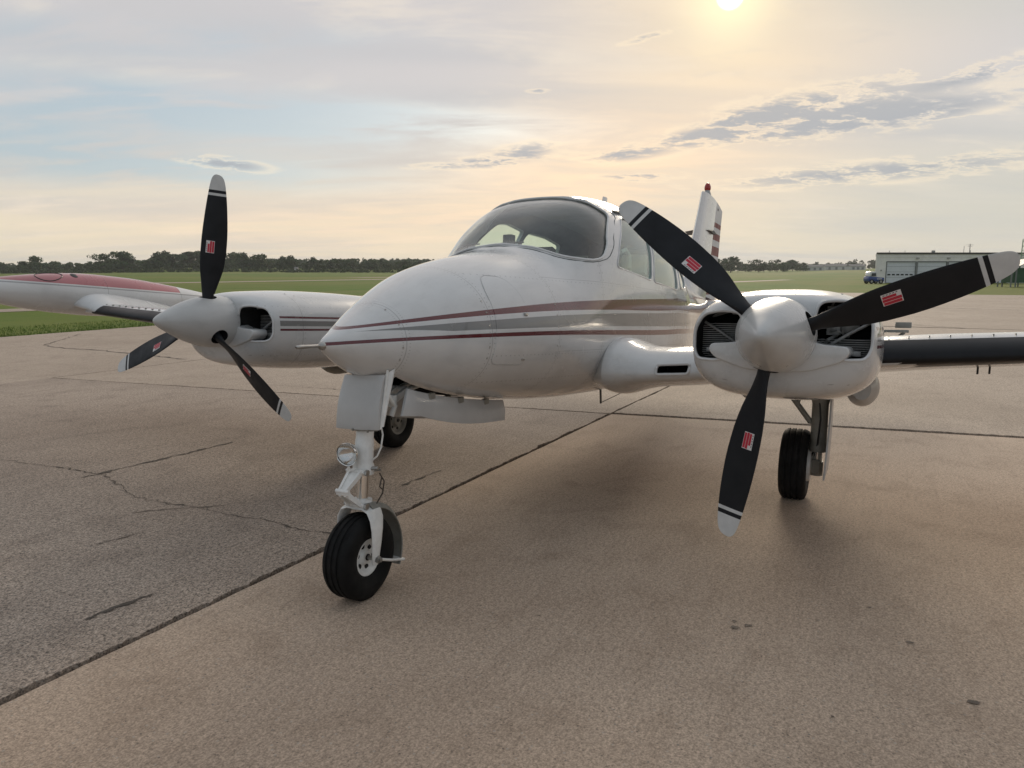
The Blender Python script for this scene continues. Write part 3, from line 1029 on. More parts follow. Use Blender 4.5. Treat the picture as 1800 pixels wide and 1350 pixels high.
def build_fuselage():
    me = fus_shell(0, .022, XS_OUT, [x for x in XS_OUT if -7.6 < x < 0.12], [M_FUS, M_TRIM])
    orient_out(me)
    cuts = [cut_x(WS, -1.1, -2.22, M_WHITE)]
    for w in (WIN1, WIN2, WIN3):
        cuts.append(cut_y(w, -.9, .9, M_WHITE))
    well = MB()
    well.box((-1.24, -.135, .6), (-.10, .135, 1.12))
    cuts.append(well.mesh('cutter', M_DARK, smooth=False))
    fo = add('fuselage', boolean(me, cuts), PLANE, True)
    # glazing: panes let into the skin
    gx = frange(-1.15, -2.4, 44) + frange(-2.4, -4.6, 22) + [-4.6]
    def pane(name, cutter, m):
        sh = fus_shell(.007, .011, gx, gx[1:-1], [m])
        orient_out(sh)
        return add(name, boolean(sh, [cutter], 'INTERSECT'), PLANE, True)
    ws = pane('windscreen', cut_x(grow(WS, .007), -1.2, -2.24, M_GLASS), M_GLASS)
    fr = MB()
    fr.tube([(fus_on(a, b) + .002, a, b) for a, b in WS], .0085, 8, closed=True)
    add('windscreen_frame', fr.mesh('windscreen_frame', M_WHITE), ws)
    sl = MB()
    sl.tube([(fus_on(a, b) + .001, a, b) for a, b in grow(WS, .014)], .003, 6, closed=True)
    add('seal', sl.mesh('seal', M_HEAD), ws)
    for s in (1, -1):
        for w in (WIN1, WIN2, WIN3):
            p = pane('side_window', cut_y(grow(w, .007), 0.2 * s, .9 * s, M_GLASSG), M_GLASSG)
            fr = MB()
            fr.tube([(a, s * (fus_side(a, b) + .001), b) for a, b in w], .006, 8, closed=True)
            add('frame', fr.mesh('frame', M_WHITE), p)
    # nose baggage door: a flush panel a hair proud of the skin, and an access panel
    def hatch(name, poly2, s):
        hx = frange(-.3, -1.25, 30) + [-1.25]
        sh = fus_shell(-.0025, .010, hx, hx[1:-1], [M_FUS])
        orient_out(sh)
        ho = add(name, boolean(sh, [cut_y(rounded(poly2, .05, 4), .05 * s, .9 * s, M_FUS)], 'INTERSECT'), PLANE, True)
        g = MB()
        g.tube([(a, s * (fus_side(a, b) + .0012), b) for a, b in grow(rounded(poly2, .05, 4), .002)], .0016, 6, closed=True)
        add('door_gap', g.mesh('door_gap', M_DOOR), ho)
        return ho
    d = hatch('baggage_door', [(-.56, 1.165), (-.835, 1.155), (-.835, 1.55), (-.80, 1.645), (-.66, 1.645), (-.59, 1.56)], 1)
    lt = MB()
    for zz in (1.18, 1.43):
        lt.box((-.80, fus_side(-.80, zz) - .002, zz), (-.83, fus_side(-.83, zz) + .007, zz + .015))
    add('latch', lt.mesh('latch', M_STEEL, bevel=.002), d)
    hatch('baggage_door', [(-.56, 1.165), (-.835, 1.155), (-.835, 1.55), (-.80, 1.645), (-.66, 1.645), (-.59, 1.56)], -1)
    # screws along the nose cap seam and stripes
    sc = MB()
    for sx in (-.045, -.53, -1.125):
        for zz in (1.20, 1.26, 1.37, 1.44, 1.50):
            yy = fus_side(sx, zz)
            if yy > .03:
                sc.lathe([(-.002, .0055), (.0015, .005), (.002, 0)], (sx, yy, zz), (0, 1, 0), 8)
    add('fastener', sc.mesh('fastener', M_STEEL), fo)
    # pitot probe on the nose
    pm = MB()
    pm.lathe([(-.03, .022), (.0, .021), (.012, .017), (.022, .008), (.08, .0085), (.14, .010), (.165, .008), (.17, .004)], (.285, 0, 1.268), (1, 0, -.02), 16)
    add('pitot_tube', pm.mesh('pitot_tube', M_STEEL), PLANE, True)
    # belly: antennas and a wire
    an = MB()
    an.loft([[Vector((x, .30 + y, z)) for x, y in ((-2.62 - k * .01, 0), (-2.645 - k * .01, .007), (-2.67 - k * .01, 0), (-2.645 - k * .01, -.007))] for k, z in ((0, .87), (1, .80), (1.5, .76))])
    add('antenna', an.mesh('antenna', M_BLACK), PLANE, True)
    an = MB()
    an.tube([(-2.66, .30, .765), (-3.4, .26, .80), (-4.4, .2, .87)], .003, 6)
    add('antenna_wire', an.mesh('antenna_wire', M_BLACK), PLANE, True)
    # roof antennas
    an = MB()
    an.loft([[Vector((x, y, z)) for x, y in ((-3.30 - k, 0), (-3.36 - k, .010), (-3.46 - k * .6, 0), (-3.36 - k, -.010))] for k, z in ((0, 2.33), (.06, 2.45), (.10, 2.52))])
    add('antenna', an.mesh('antenna', M_WHITE), PLANE, True)


build_fuselage()


def build_cabin():
    mb = MB()   # glareshield and instrument panel
    ring = []
    sec = [(-.53, 1.70), (-.50, 1.80), (-.30, 1.84), (0, 1.85), (.30, 1.84), (.50, 1.80), (.53, 1.70)]
    top = [[Vector((x, a * s, b - d)) for a, b in sec] for x, s, d in ((-1.50, 1.0, .07), (-1.72, 1.05, .02), (-1.90, 1.06, 0.0), (-1.95, 1.06, .01))]
    mb.loft(top, cap=False, closed=False)
    mb.loft([[Vector((-1.95, a * 1.06, b - .01)) for a, b in sec], [Vector((-1.93, a * 1.06, 1.30)) for a, b in sec]], cap=False, closed=False)
    add('instrument_panel', mb.mesh('instrument_panel', M_TRIM), PLANE, True)
    mb = MB()
    mb.loft([super_ring(x, *hermite(FUS, x), n=48, off=.03) for x in (-1.30, -1.32)])
    add('firewall', mb.mesh('firewall', M_TRIM), PLANE, True)
    mb = MB()
    mb.loft([[Vector((x, q * (fus_side(x, 1.02) - .03), zz)) for q, zz in ((1, 1.02), (1, 1.05), (-1, 1.05), (-1, 1.02))] for x in frange(-1.33, -4.3, 10)])
    add('cabin_floor', mb.mesh('cabin_floor', M_TRIM), PLANE, True)
    mb = MB()
    mb.loft([super_ring(x, *hermite(FUS, x), n=48, off=.035) for x in (-4.30, -4.33)])
    add('bulkhead', mb.mesh('bulkhead', M_HEAD), PLANE, True)
    # headliner just inside the roof
    hl = MB()
    xs = frange(-2.30, -4.25, 14)
    hl.loft([[p for p in super_ring(x, *hermite(FUS, x), n=96, off=.045) if p.z > 2.19] for x in frange(-2.32, -3.2, 8)] if False else
            [[Vector((x, .50 * k / 8, hermite(FUS, x)[1] - .05 - .085 * (abs(k) / 8) ** 3)) for k in range(-8, 9)] for x in xs], cap=False, closed=False)
    add('headliner', hl.mesh('headliner', M_HEAD), PLANE, True)
    # compass on the centre post
    mb = MB()
    mb.box((-1.675, -.10, 1.915), (-1.74, -.03, 1.995))
    mb.box((-1.69, -.075, 1.85), (-1.72, -.055, 1.93))
    co = add('compass', mb.mesh('compass', M_BLACK, bevel=.008), PLANE, True)
    mb = MB()
    mb.box((-1.670, -.088, 1.935), (-1.6745, -.042, 1.978))
    add('dial', mb.mesh('dial', M_TRIM), co)
    # heated plate rods at the foot of the windscreen
    mb = MB()
    for y0, y1, y2 in ((-.42, -.31, -.20), (-.10, .02, .14)):
        mb.tube([(fus_on(y0, 1.865) - .02, y0, 1.845), (fus_on(y0, 1.90) - .02, y0 + .01, 1.895), (fus_on(y1, 1.925) - .02, y1, 1.918), (fus_on(y2, 1.925) - .02, y2, 1.918)], .0055, 6)
        mb.tube([(fus_on(y1, 1.925) - .02, y1, 1.918), (fus_on(y1, 1.90) - .02, y1, 1.87)], .005, 6)
    add('defroster_rod', mb.mesh('defroster_rod', M_BLACK), PLANE, True)
    # seats: cushion, back, headrest; the pilot's sun visors
    for x, s, m in ((-2.52, 1, M_SEAT), (-2.52, -1, M_SEAT), (-3.35, 1, M_SEATL), (-3.35, -1, M_SEATL)):
        y = .27 * s
        mb = MB()
        mb.box((x - .02, y - .21, 1.24), (x + .46, y + .21, 1.38))
        so = add('cabin_seat', mb.mesh('seat', m, bevel=.04, segs=3), PLANE, True)
        mb = MB()
        Mx = Matrix.Translation((x, y, 1.33)) @ Matrix.Rotation(R(-12), 4, 'Y')
        mb.box((-.10, -.20, 0), (.0, .20, .50), M=Mx)
        add('backrest', mb.mesh('backrest', m, bevel=.04, segs=3), so)
        mb = MB()
        mb.box((-.09, -.11, .53), (-.01, .11, .70), M=Mx)
        mb.tube([Mx @ Vector((-.05, -.05, .45)), Mx @ Vector((-.05, -.05, .56))], .007, 6)
        mb.tube([Mx @ Vector((-.05, .05, .45)), Mx @ Vector((-.05, .05, .56))], .007, 6)
        add('headrest', mb.mesh('headrest', m, bevel=.03, segs=3), so)
    for s in (1, -1):
        mb = MB()
        mb.tube([(-1.94, .27 * s, 1.55), (-2.10, .27 * s, 1.56)], .012, 8)
        pts = [(-2.11, .27 * s + a, 1.56 + b) for a, b in ((-.13, .10), (-.14, .02), (-.07, -.03), (.07, -.03), (.14, .02), (.13, .10))]
        mb.tube(pts, .013, 8)
        add('control_yoke', mb.mesh('control_yoke', M_BLACK), PLANE, True)
    # a curved white hose by the left front window and a dark visor
    mb = MB()
    mb.tube([(-2.70, .50, 1.74), (-2.60, .52, 1.83), (-2.62, .51, 1.92), (-2.55, .50, 1.96), (-2.47, .49, 1.93)], .016, 8)
    add('microphone_boom', mb.mesh('microphone_boom', M_SEATL), PLANE, True)


build_cabin()

# ------------------------------------------------------------------ wings, tanks, tail


def airfoil(n=28, th=0.16):
    """closed loop (c, t) from trailing edge over the top to the nose and back below"""
    up, dn = [], []
    for k in range(n + 1):
        c = 0.5 * (1 - math.cos(math.pi * k / n))
        t = 5 * th * (0.2969 * math.sqrt(c) - 0.126 * c - 0.3516 * c * c + 0.2843 * c**3 - 0.1036 * c**4)
        cam_ = 0.022 * (c / 0.15) * math.exp(1 - c / 0.15)
        up.append((c, cam_ + t))
        dn.append((c, cam_ - t))
    return list(reversed(up)) + dn[1:-1]


def wing_sec(y, n=28, off=0.0):
    """leading edge x, chord, thickness, height for a station |y|"""
    a = abs(y)
    le = -1.745 - 0.055 * (a - .66)
    chord = 1.72 - 0.125 * (a - .66)
    th = 0.168 - 0.012 * (a - .66)
    z = 1.100 + 0.072 * (a - .66)
    # root fillet
    k = math.exp(-((a - .66) / .13) ** 2)
    le += 0.05 * k - .9 * max(0.0, .64 - a)
    th *= 1 + 0.42 * k
    z += 0.020 * k - .048 * min(1.0, max(0.0, (2.2 - a) / .8))
    return le, chord, th, z


def wing_ring(y, rng=None, off=0.0):
    le, ch, th, z = wing_sec(y)
    loop = airfoil(28, th)
    if rng:
        loop = [p for p in loop if p[0] <= rng]
    out = []
    for c, t in loop:
        out.append(Vector((le - c * ch, y, z + t * ch)))
    if off:
        cx = le - 0.12 * ch
        cz = z + 0.02
        out = [p + Vector((p.x - cx, 0, p.z - cz)).normalized() * off for p in out]
    return out


def build_wings():
    for s in (1, -1):
        ys = [.40, .46, .52, .58, .61, .64, .67, .70, .74, .78, .88, 1.0, 1.2, 1.5, 2.0, 2.6, 3.2, 3.8, 4.4, 5.0, 5.12]
        mb = MB()
        mb.loft([wing_ring(y * s) for y in ys])
        me = mb.mesh('wing', [M_WHITE])
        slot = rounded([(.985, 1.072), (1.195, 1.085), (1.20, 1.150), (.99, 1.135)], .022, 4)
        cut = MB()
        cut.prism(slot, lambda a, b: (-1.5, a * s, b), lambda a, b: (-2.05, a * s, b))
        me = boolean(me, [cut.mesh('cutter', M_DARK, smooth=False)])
        w = add('wing', me, PLANE, True)
        # lip of the air inlet
        lp = MB()
        def le_x(a, b):
            le, ch, th, z = wing_sec(a)
            best = min(wing_ring(a), key=lambda p: abs(p.z - b) + max(0, -p.x - 1.95) * 10)
            return best.x
        lp.tube([(le_x(a, b) + .001, a * s, b) for a, b in slot], .010, 8, closed=True)
        add('inlet_lip', lp.mesh('inlet_lip', M_WHITE), w)
        # de-icing boot on the outer leading edge
        mb = MB()
        bys = [2.28, 2.6, 3.0, 3.4, 3.8, 4.2, 4.6, 5.0]
        mb.loft([wing_ring(y * s, 0.085, .004) for y in bys], cap=False, closed=False)
        add('deicing_boot', mb.mesh('deicing_boot', M_BOOT), w)
        # row of raised fasteners along the top edge of the boot
        mb = MB()
        for k in range(26):
            y = (2.32 + k * .105) * s
            r = wing_ring(y, 0.12)
            p = r[0]
            mb.box((p.x - .012, y - .003, p.z - .004), (p.x + .008, y + .003, p.z + .009))
        add('vortex_tab', mb.mesh('vortex_tab', M_GEARD), w)
        # flap and aileron as separate surfaces lying on the trailing edge
        for name, ya, yb in (('flap', 2.45, 3.25), ('aileron', 3.30, 5.0)):
            mb = MB()
            rr = []
            for k in range(5):
                y = (ya + (yb - ya) * k / 4) * s
                le, ch, th, z = wing_sec(y)
                x0, x1 = le - .80 * ch, le - 1.006 * ch
                dz = .052
                rr.append([Vector((x0, y, z + dz)), Vector((x1, y, z + .008)), Vector((x1, y, z - .004)), Vector((x0, y, z - .040))])
            mb.loft(rr)
            add(name, mb.mesh(name, M_WHITE, bevel=.002), PLANE, True)
        # small static wicks / drain probes under the wing
        mb = MB()
        for y in (2.80, 2.86):
            le, ch, th, z = wing_sec(y)
            mb.tube([(le - .35, y * s, z - .035), (le - .36, y * s, z - .115)], .006, 6)
        add('fuel_drain', mb.mesh('fuel_drain', M_BLACK), PLANE, True)
        # vane with curved bracket on the wing behind the nacelle
        mb = MB()
        y = 2.36
        mb.box((-3.05, y * s, 1.405), (-2.86, (y + .10) * s, 1.445))
        mb.box((-3.05, (y - .10) * s, 1.372), (-2.84, (y + .085) * s, 1.392))
        mb.tube([(-2.9, (y + .06) * s, 1.375), (-2.9, (y + .02) * s, 1.34), (-2.9, (y - .01) * s, 1.27)], .012, 8)
        add('exhaust_vane', mb.mesh('exhaust_vane', M_GEARD, bevel=.004), PLANE, True)
        # canted tip tank
        mb = MB()
        prof = [(-.93, .008), (-.97, .037), (-1.07, .076), (-1.25, .122), (-1.5, .165), (-1.8, .201), (-2.2, .222), (-2.6, .216), (-3.0, .190), (-3.4, .150), (-3.8, .105), (-4.2, .058), (-4.5, .022), (-4.55, .006)]
        rings = []
        fine = []
        for i in range(len(prof) - 1):
            for k in range(4):
                u = k / 4
                fine.append((prof[i][0] + (prof[i + 1][0] - prof[i][0]) * u, hermite(prof, prof[i][0] + (prof[i + 1][0] - prof[i][0]) * u)[0]))
        fine.append(prof[-1])
        for x, r in fine:
            zc = 1.600 - .018 * max(0, -x - 1.9) ** 1.2 + .02 * max(0, x + 1.4)
            rings.append([Vector((x, (5.36) * s + r * .94 * math.cos(a), zc + r * 1.0 * math.sin(a))) for a in [2 * math.pi * k / 40 for k in range(40)]])
        mb.loft(rings)
        tk = add('tip_tank', mb.mesh('tip_tank', M_TANK), PLANE, True)
        # filler door, outlined, and cap; nav light nose lens
        mb = MB()
        fx, fz = -1.72, 1.640 + .236
        ring = [Vector((fx + .135 * math.cos(a), (5.36 - .08) * s + .065 * math.sin(a), 0)) for a in [2 * math.pi * k / 28 for k in range(28)]]
        for p in ring:
            yy = p.y - 5.36 * s
            rr = hermite(prof, p.x)[0]
            p.z = 1.600 + math.sqrt(max(rr * rr - (yy / .94) ** 2, 0))
        mb.tube(ring, .005, 6, closed=True)
        add('filler_door', mb.mesh('filler_door', M_BLACK), tk)
        mb = MB()
        mb.lathe([(-.02, .04), (.006, .04), (.008, .03), (.009, 0)], (-1.98, (5.36 - .09) * s, 1.600 + .182), (0, -.5 * s, .86), 18)
        add('vent_cap', mb.mesh('vent_cap', M_BLACK), tk)
        # fairing between wing tip and tank
        mb = MB()
        for_r = []
        for y, g in ((4.93, 1.0), (5.06, 1.12), (5.17, 1.5), (5.26, 1.9)):
            le, ch, th, z = wing_sec(4.95)
            le, ch = le + .10 * (g - 1), ch * (1 + .04 * (g - 1))
            z2 = z + .10 * max(0, (y - 4.93)) / .33
            for_r.append([Vector((le - c * ch, y * s, z2 + tt * ch * g)) for c, tt in airfoil(28, th)])
        mb.loft(for_r)
        add('tank_fairing', mb.mesh('tank_fairing', M_WHITE), PLANE, True)


build_wings()


def build_tail():
    # vertical fin and rudder: sections stacked upwards
    def sec(z):
        le = -6.83 - (z - 2.44) * .66 - (0.9 * max(0, 2.05 - z) ** 1.3 * -1)
        te = -8.50 - (z - 2.36) * .22
        return le, te
    def foil(le, te, z, c0, c1, tmax, slope=0.0):
        pts = []
        ch = le - te
        n = 14
        up, dn = [], []
        for k in range(n + 1):
            c = c0 + (c1 - c0) * k / n
            t = 5 * tmax * (0.2969 * math.sqrt(c) - 0.126 * c - 0.3516 * c * c + 0.2843 * c**3 - 0.1036 * c**4) * ch
            t = max(t, .004)
            up.append(Vector((le - c * ch, t, z - slope * (c - .2) * ch)))
            dn.append(Vector((le - c * ch, -t, z - slope * (c - .2) * ch)))
        return up + list(reversed(dn))
    zs = [1.60, 1.8, 2.0, 2.25, 2.5, 2.75, 3.0, 3.10, 3.19]
    mb = MB()
    mb.loft([foil(*sec(z), z, 0.0, .52, .10 - .008 * (z - 1.7), slope=.02 if z < 3.1 else .06) for z in zs])
    fin = add('fin', mb.mesh('fin', M_WHITE), PLANE, True)
    mb = MB()
    mb.loft([foil(*sec(z), z, .53, 1.0, .10 - .008 * (z - 1.7), slope=.02 if z < 3.1 else .06) for z in zs[1:]])
    add('rudder', mb.mesh('rudder', M_RUD), PLANE, True)
    # cap with a dark slot, beacon
    mb = MB()
    mb.lathe([(-.02, .055), (.03, .05), (.07, .036), (.085, .033)], (-7.62, 0, 3.18), (0, 0, 1), 20)
    add('beacon_base', mb.mesh('beacon_base', M_STEEL), PLANE, True)
    mb = MB()
    mb.lathe([(0, .036), (.02, .044), (.05, .044), (.08, .034), (.10, .018), (.105, 0)], (-7.62, 0, 3.262), (0, 0, 1), 20)
    add('beacon', mb.mesh('beacon', M_BEACON), PLANE, True)
    mb = MB()
    mb.box((-7.62, .015, 3.060), (-8.20, .046, 3.090))
    add('slot', mb.mesh('slot', M_BLACK), fin)
    for s in (1, -1):
        mb = MB()
        w = .05 if s > 0 else .20
        mb.loft([[Vector((-7.20 - k * .25, s * (.055 + k * w), 2.68 + k * .01)), Vector((-7.5 - k * .15, s * (.055 + k * w), 2.715)), Vector((-8.0, s * (.045 + k * w * .6), 2.70)), Vector((-7.5 - k * .15, s * (.055 + k * w), 2.665))] for k in (0, .5, .85, 1)])
        add('antenna', mb.mesh('antenna', M_BLACK), PLANE, True)
        # tailplane and elevator
        mb = MB()
        def tp(y, a, b):
            le, te = -7.15 - .16 * y, -8.45 - .02 * y
            ch = le - te
            return [Vector((le - c * ch, y * s, 1.66 + t * ch)) for c, t in airfoil(14, .10) if a <= c <= b]
        mb.loft([tp(y, 0, .66) for y in (.05, .8, 1.6, 2.3, 2.52, 2.58)])
        add('tailplane', mb.mesh('tailplane', M_WHITE), PLANE, True)
        mb = MB()
        rr = []
        for y in (.15, .8, 1.6, 2.3, 2.5):
            le, te = -7.15 - .16 * y, -8.45 - .02 * y
            ch = le - te
            rr.append([Vector((le - .68 * ch, y * s, 1.69)), Vector((te, y * s, 1.662)), Vector((te, y * s, 1.656)), Vector((le - .68 * ch, y * s, 1.63))])
        mb.loft(rr)
        add('elevator', mb.mesh('elevator', M_WHITE, bevel=.002), PLANE, True)


build_tail()

# ------------------------------------------------------------------ engines and propellers
NAC = [(-.80, .285, 1.475, 1.145, 1.32, 2.3, 2.3), (-.815, .345, 1.520, 1.105, 1.32, 2.4, 2.4), (-.85, .392, 1.545, 1.075, 1.32, 2.5, 2.6), (-.92, .428, 1.565, 1.050, 1.32, 2.6, 2.8),
       (-1.05, .447, 1.580, 1.030, 1.315, 2.7, 3.0), (-1.3, .456, 1.595, 1.010, 1.31, 2.7, 3.0), (-1.7, .458, 1.600, 1.000, 1.31, 2.7, 2.9), (-2.3, .445, 1.590, 1.02, 1.31, 2.6, 2.7),
       (-3.0, .40, 1.54, 1.07, 1.31, 2.4, 2.4), (-3.8, .28, 1.45, 1.14, 1.30, 2.2, 2.2), (-4.5, .10, 1.34, 1.23, 1.285, 2, 2), (-4.65, .02, 1.30, 1.27, 1.285, 2, 2)]
YN, ZP, XP = 1.84, 1.356, -.653


def build_engine(s):
    yc = YN * s
    xs = [-.80, -.804, -.809] + frange(-.815, -1.05, 14) + frange(-1.05, -4.65, 34) + [-4.65]
    mb = MB()
    mb.loft([super_ring(x, *hermite(NAC, x), n=96, y0=yc) for x in xs])
    me = mb.mesh('nacelle', [M_NAC])
    cuts = []
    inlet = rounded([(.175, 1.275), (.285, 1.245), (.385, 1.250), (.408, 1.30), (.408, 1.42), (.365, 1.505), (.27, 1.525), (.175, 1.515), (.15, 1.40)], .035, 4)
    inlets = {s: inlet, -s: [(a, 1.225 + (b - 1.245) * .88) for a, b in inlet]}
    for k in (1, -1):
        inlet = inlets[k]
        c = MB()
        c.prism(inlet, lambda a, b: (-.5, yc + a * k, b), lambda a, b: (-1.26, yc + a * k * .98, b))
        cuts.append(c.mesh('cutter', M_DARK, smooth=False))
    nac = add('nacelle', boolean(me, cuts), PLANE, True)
    # rounded inlet lips
    for k in (1, -1):
        pts = []
        for a, b in inlets[k]:
            lo, hi = -1.3, -.7
            for _ in range(30):
                x = (lo + hi) / 2
                hw, zt, zb, zc, nt, nb = hermite(NAC, x)
                e = nt if b > zc else nb
                dz = (b - zc) / ((zt - zc) if b > zc else (zc - zb))
                if (abs(a) / hw) ** e + abs(dz) ** e < 1: lo = x
                else: hi = x
            pts.append((min(lo, -.803), yc + a * k, b))
        t = MB()
        t.tube(pts, .008, 8, closed=True)
        add('inlet_lip', t.mesh('inlet_lip', M_NAC), nac)
    # engine in the bay: finned cylinders, baffles, pipes
    for k in (1, -1):
        f = MB()
        for i in range(17 if k * s < 0 else 8):
            z = (1.236 if k * s < 0 else 1.262) + i * .0105
            f.box((-1.00, yc + k * .165, z), (-1.17, yc + k * .395, z + .0040))
        pass
        add('cylinder_fins', f.mesh('cylinder_fins', M_FIN, smooth=False), nac)
        f = MB()
        f.tube([(-.985, yc + k * .40, 1.425), (-.975, yc + k * .30, 1.365), (-.97, yc + k * .19, 1.29)], .008, 8)
        f.tube([(-.95, yc + k * .18, 1.46), (-1.0, yc + k * .26, 1.475), (-1.06, yc + k * .36, 1.45)], .013, 8)
        f.box((-1.0, yc + k * .20, 1.455), (-1.10, yc + k * .25, 1.50))
        f.box((-.93, yc + k * .30, 1.262), (-1.02, yc + k * .36, 1.285))
        if k * s > 0:
            rq = random.Random(5)
            for q in range(9):
                y0, z0 = rq.uniform(.17, .38), rq.uniform(1.33, 1.50)
                y1, z1 = y0 + rq.uniform(-.10, .10), z0 + rq.uniform(-.09, .04)
                f.tube([(-1.05, yc + k * y0, z0), (-.97 + rq.uniform(-.02, .02), yc + k * (y0 + y1) / 2, (z0 + z1) / 2 + .02), (-1.04, yc + k * min(max(y1, .16), .39), max(z1, 1.27))], rq.uniform(.004, .011), 8)
            f.lathe([(0, .045), (.05, .045), (.06, .03), (.06, 0)], (-1.10, yc + k * .30, 1.41), (1, 0, 0), 16)
            f.box((-1.02, yc + k * .20, 1.36), (-1.10, yc + k * .26, 1.42))
        add('ignition_lead', f.mesh('ignition_lead', M_FIN, bevel=.002), nac)
    # raised chin fairing under the spinner
    prof = rounded([(-.335, 1.275), (-.30, 1.235), (-.16, 1.185), (0, 1.170), (.16, 1.185), (.30, 1.235), (.335, 1.275), (.325, 1.31), (.20, 1.320), (.10, 1.36), (-.10, 1.36), (-.20, 1.320), (-.325, 1.31)], .03, 4)
    f = MB()
    f.prism(prof, lambda a, b: (-.780, yc + a * .95, 1.28 + (b - 1.28) * .93), lambda a, b: (-.90, yc + a, b))
    add('chin_fairing', f.mesh('chin_fairing', M_WHITE, bevel=.007, segs=3), nac)
    # backing collar behind the spinner
    f = MB()
    f.lathe([(0, .0), (0, .16), (-.02, .168), (-.06, .168)], (XP - .105, yc, ZP), (1, 0, 0), 40)
    add('collar', f.mesh('collar', M_BLACK), nac)
    # cowl screws
    f = MB()
    for z in (1.08, 1.12, 1.16):
        f.lathe([(0, .006), (.003, .005), (.003, 0)], (-.858 - (1.16 - z) * .45, yc + .03, z), (1, 0, 0), 8)
    for k in range(-4, 5):
        f.lathe([(0, .006), (.003, .005), (.003, 0)], (-1.14 - abs(k) * .002, yc + k * .085, 1.583 - .0022 * k * k), (0, 0, 1), 8)
    add('fastener', f.mesh('fastener', M_STEEL), nac)
    # under-nacelle fairing lobes
    for k in (1, -1):
        f = MB()
        rg = []
        for i in range(15):
            u = i / 14
            x = -2.25 - 1.0 * u
            r = .105 * math.sin(math.pi * min(max(u, .02) ** .45, .985)) + .004
            rg.append([Vector((x, yc + k * .345 + r * .95 * math.cos(a), 1.01 + r * 1.15 * math.sin(a))) for a in [2 * math.pi * j / 24 for j in range(24)]])
        f.loft(rg)
        add('gear_fairing', f.mesh('gear_fairing', M_GEARD if k < 0 else M_DOOR), PLANE, True)
    # spinner with blade cut-outs
    prof = [(-.150, .0), (-.150, .176), (-.125, .178), (-.05, .1765), (.02, .168), (.09, .152), (.16, .130), (.225, .104), (.28, .078), (.325, .056), (.36, .037), (.38, .023), (.389, .012), (.393, .0)]
    f = MB()
    tabp = [(-p, q) for p, q in prof[2:]]
    fine = prof[:2] + [(prof[2][0] + (.393 - prof[2][0]) * math.sin(math.pi / 2 * i / 44), hermite(tabp, -(prof[2][0] + (.393 - prof[2][0]) * math.sin(math.pi / 2 * i / 44)))[0]) for i in range(45)]
    f.lathe(fine, (XP, yc, ZP), (1, 0, 0), 64)
    sm = f.mesh('spinner', [M_SPIN], sharp=50)
    if s > 0:
        ths = [math.pi + .1708, math.pi + .1708 + 2 * math.pi / 3, math.pi + .1708 - 2 * math.pi / 3]
    else:
        ths = [.14, .14 + 2 * math.pi / 3, .14 - 2 * math.pi / 3]
    cuts = []
    for th in ths:
        rd = Vector((0, math.sin(th), math.cos(th)))
        c = MB()
        c.lathe([(.105, 0), (.105, .058), (.25, .058), (.25, 0)], (XP - .01, yc, ZP), rd, 28)
        cuts.append(c.mesh('cutter', M_BLACK, smooth=False))
    spo = add('spinner', boolean(sm, cuts), PLANE, True)
    f = MB()
    for k in range(24):
        a = 2 * math.pi * k / 24
        f.lathe([(0, .004), (.003, .0035), (.003, 0)], (XP - .135, yc + .1755 * math.cos(a), ZP + .1755 * math.sin(a)), (0, math.cos(a), math.sin(a)), 6)
    add('screw', f.mesh('screw', M_STEEL), spo)
    # blades
    RAD = .98
    TAB = [(-.10, .066, .92, 47), (-.17, .070, .80, 46), (-.22, .090, .50, 43), (-.28, .114, .30, 40), (-.36, .148, .19, 36), (-.47, .169, .13, 31), (-.58, .172, .10, 27), (-.70, .162, .085, 23.5),
           (-.80, .146, .075, 21), (-.88, .127, .07, 19.5), (-.94, .107, .065, 18.5), (-.97, .089, .06, 18), (-.99, .060, .06, 18), (-.998, .030, .06, 18), (-1.0, .010, .06, 18)]
    rs = [.10, .14, .17, .195, .22, .25, .28, .32, .36, .41, .47, .53, .58, .64, .70, .76, .80, .84, .860, .877, .897, .92, .94, .955, .97, .98, .985, .99, .994, .997, .999, 1.0]

    def zone(a, b):
        m = (a + b) / 2
        if m > .897: return 1
        if m > .877: return 0
        if m > .860: return 1
        return 0
    for th in ths:
        rd = Vector((0, math.sin(th), math.cos(th)))
        tg = Vector((0, -math.cos(th), math.sin(th)))
        hub = Vector((XP, yc, ZP))

        def frame(r):
            ch, tc, be = hermite(TAB, -r)
            be = R(be)
            cd = tg * math.cos(be) + Vector((1, 0, 0)) * math.sin(be)       # towards the leading edge
            nd = Vector((1, 0, 0)) * math.cos(be) - tg * math.sin(be)       # towards the front face
            return ch, tc, cd, nd, hub + rd * (r * RAD)
        f = MB()
        prev = None
        for r in rs:
            ch, tc, cd, nd, o = frame(r)
            n = 12
            w = max(0.0, min(1.0, (r - .15) / .15))
            rg = []
            for k in range(2 * n):
                a = math.pi * k / n
                c = .5 * (1 + math.cos(a))          # 1 = leading edge
                q = 1 - c
                half = tc * ch * (0.5 * math.sin(a) * (1 - w) + w * math.copysign(2.5 * (0.2969 * math.sqrt(q) - 0.126 * q - 0.3516 * q * q + 0.2843 * q**3 - 0.1036 * q**4) * 1.0, math.sin(a)) * (1.45 if math.sin(a) > 0 else .55))
                rg.append(o + cd * ((c - .62) * ch) + nd * half)
            if prev is not None:
                f.loft([prev[1], rg], zone(prev[0], r), cap=False)
            else:
                f.put(rg, [tuple(range(2 * n))], 0)
            prev = (r, rg)
        f.put(prev[1], [tuple(range(2 * n))], 1)
        bo = add('propeller_blade', f.mesh('propeller_blade', [M_BLADE, M_TIPW], sharp=60), PLANE, True)
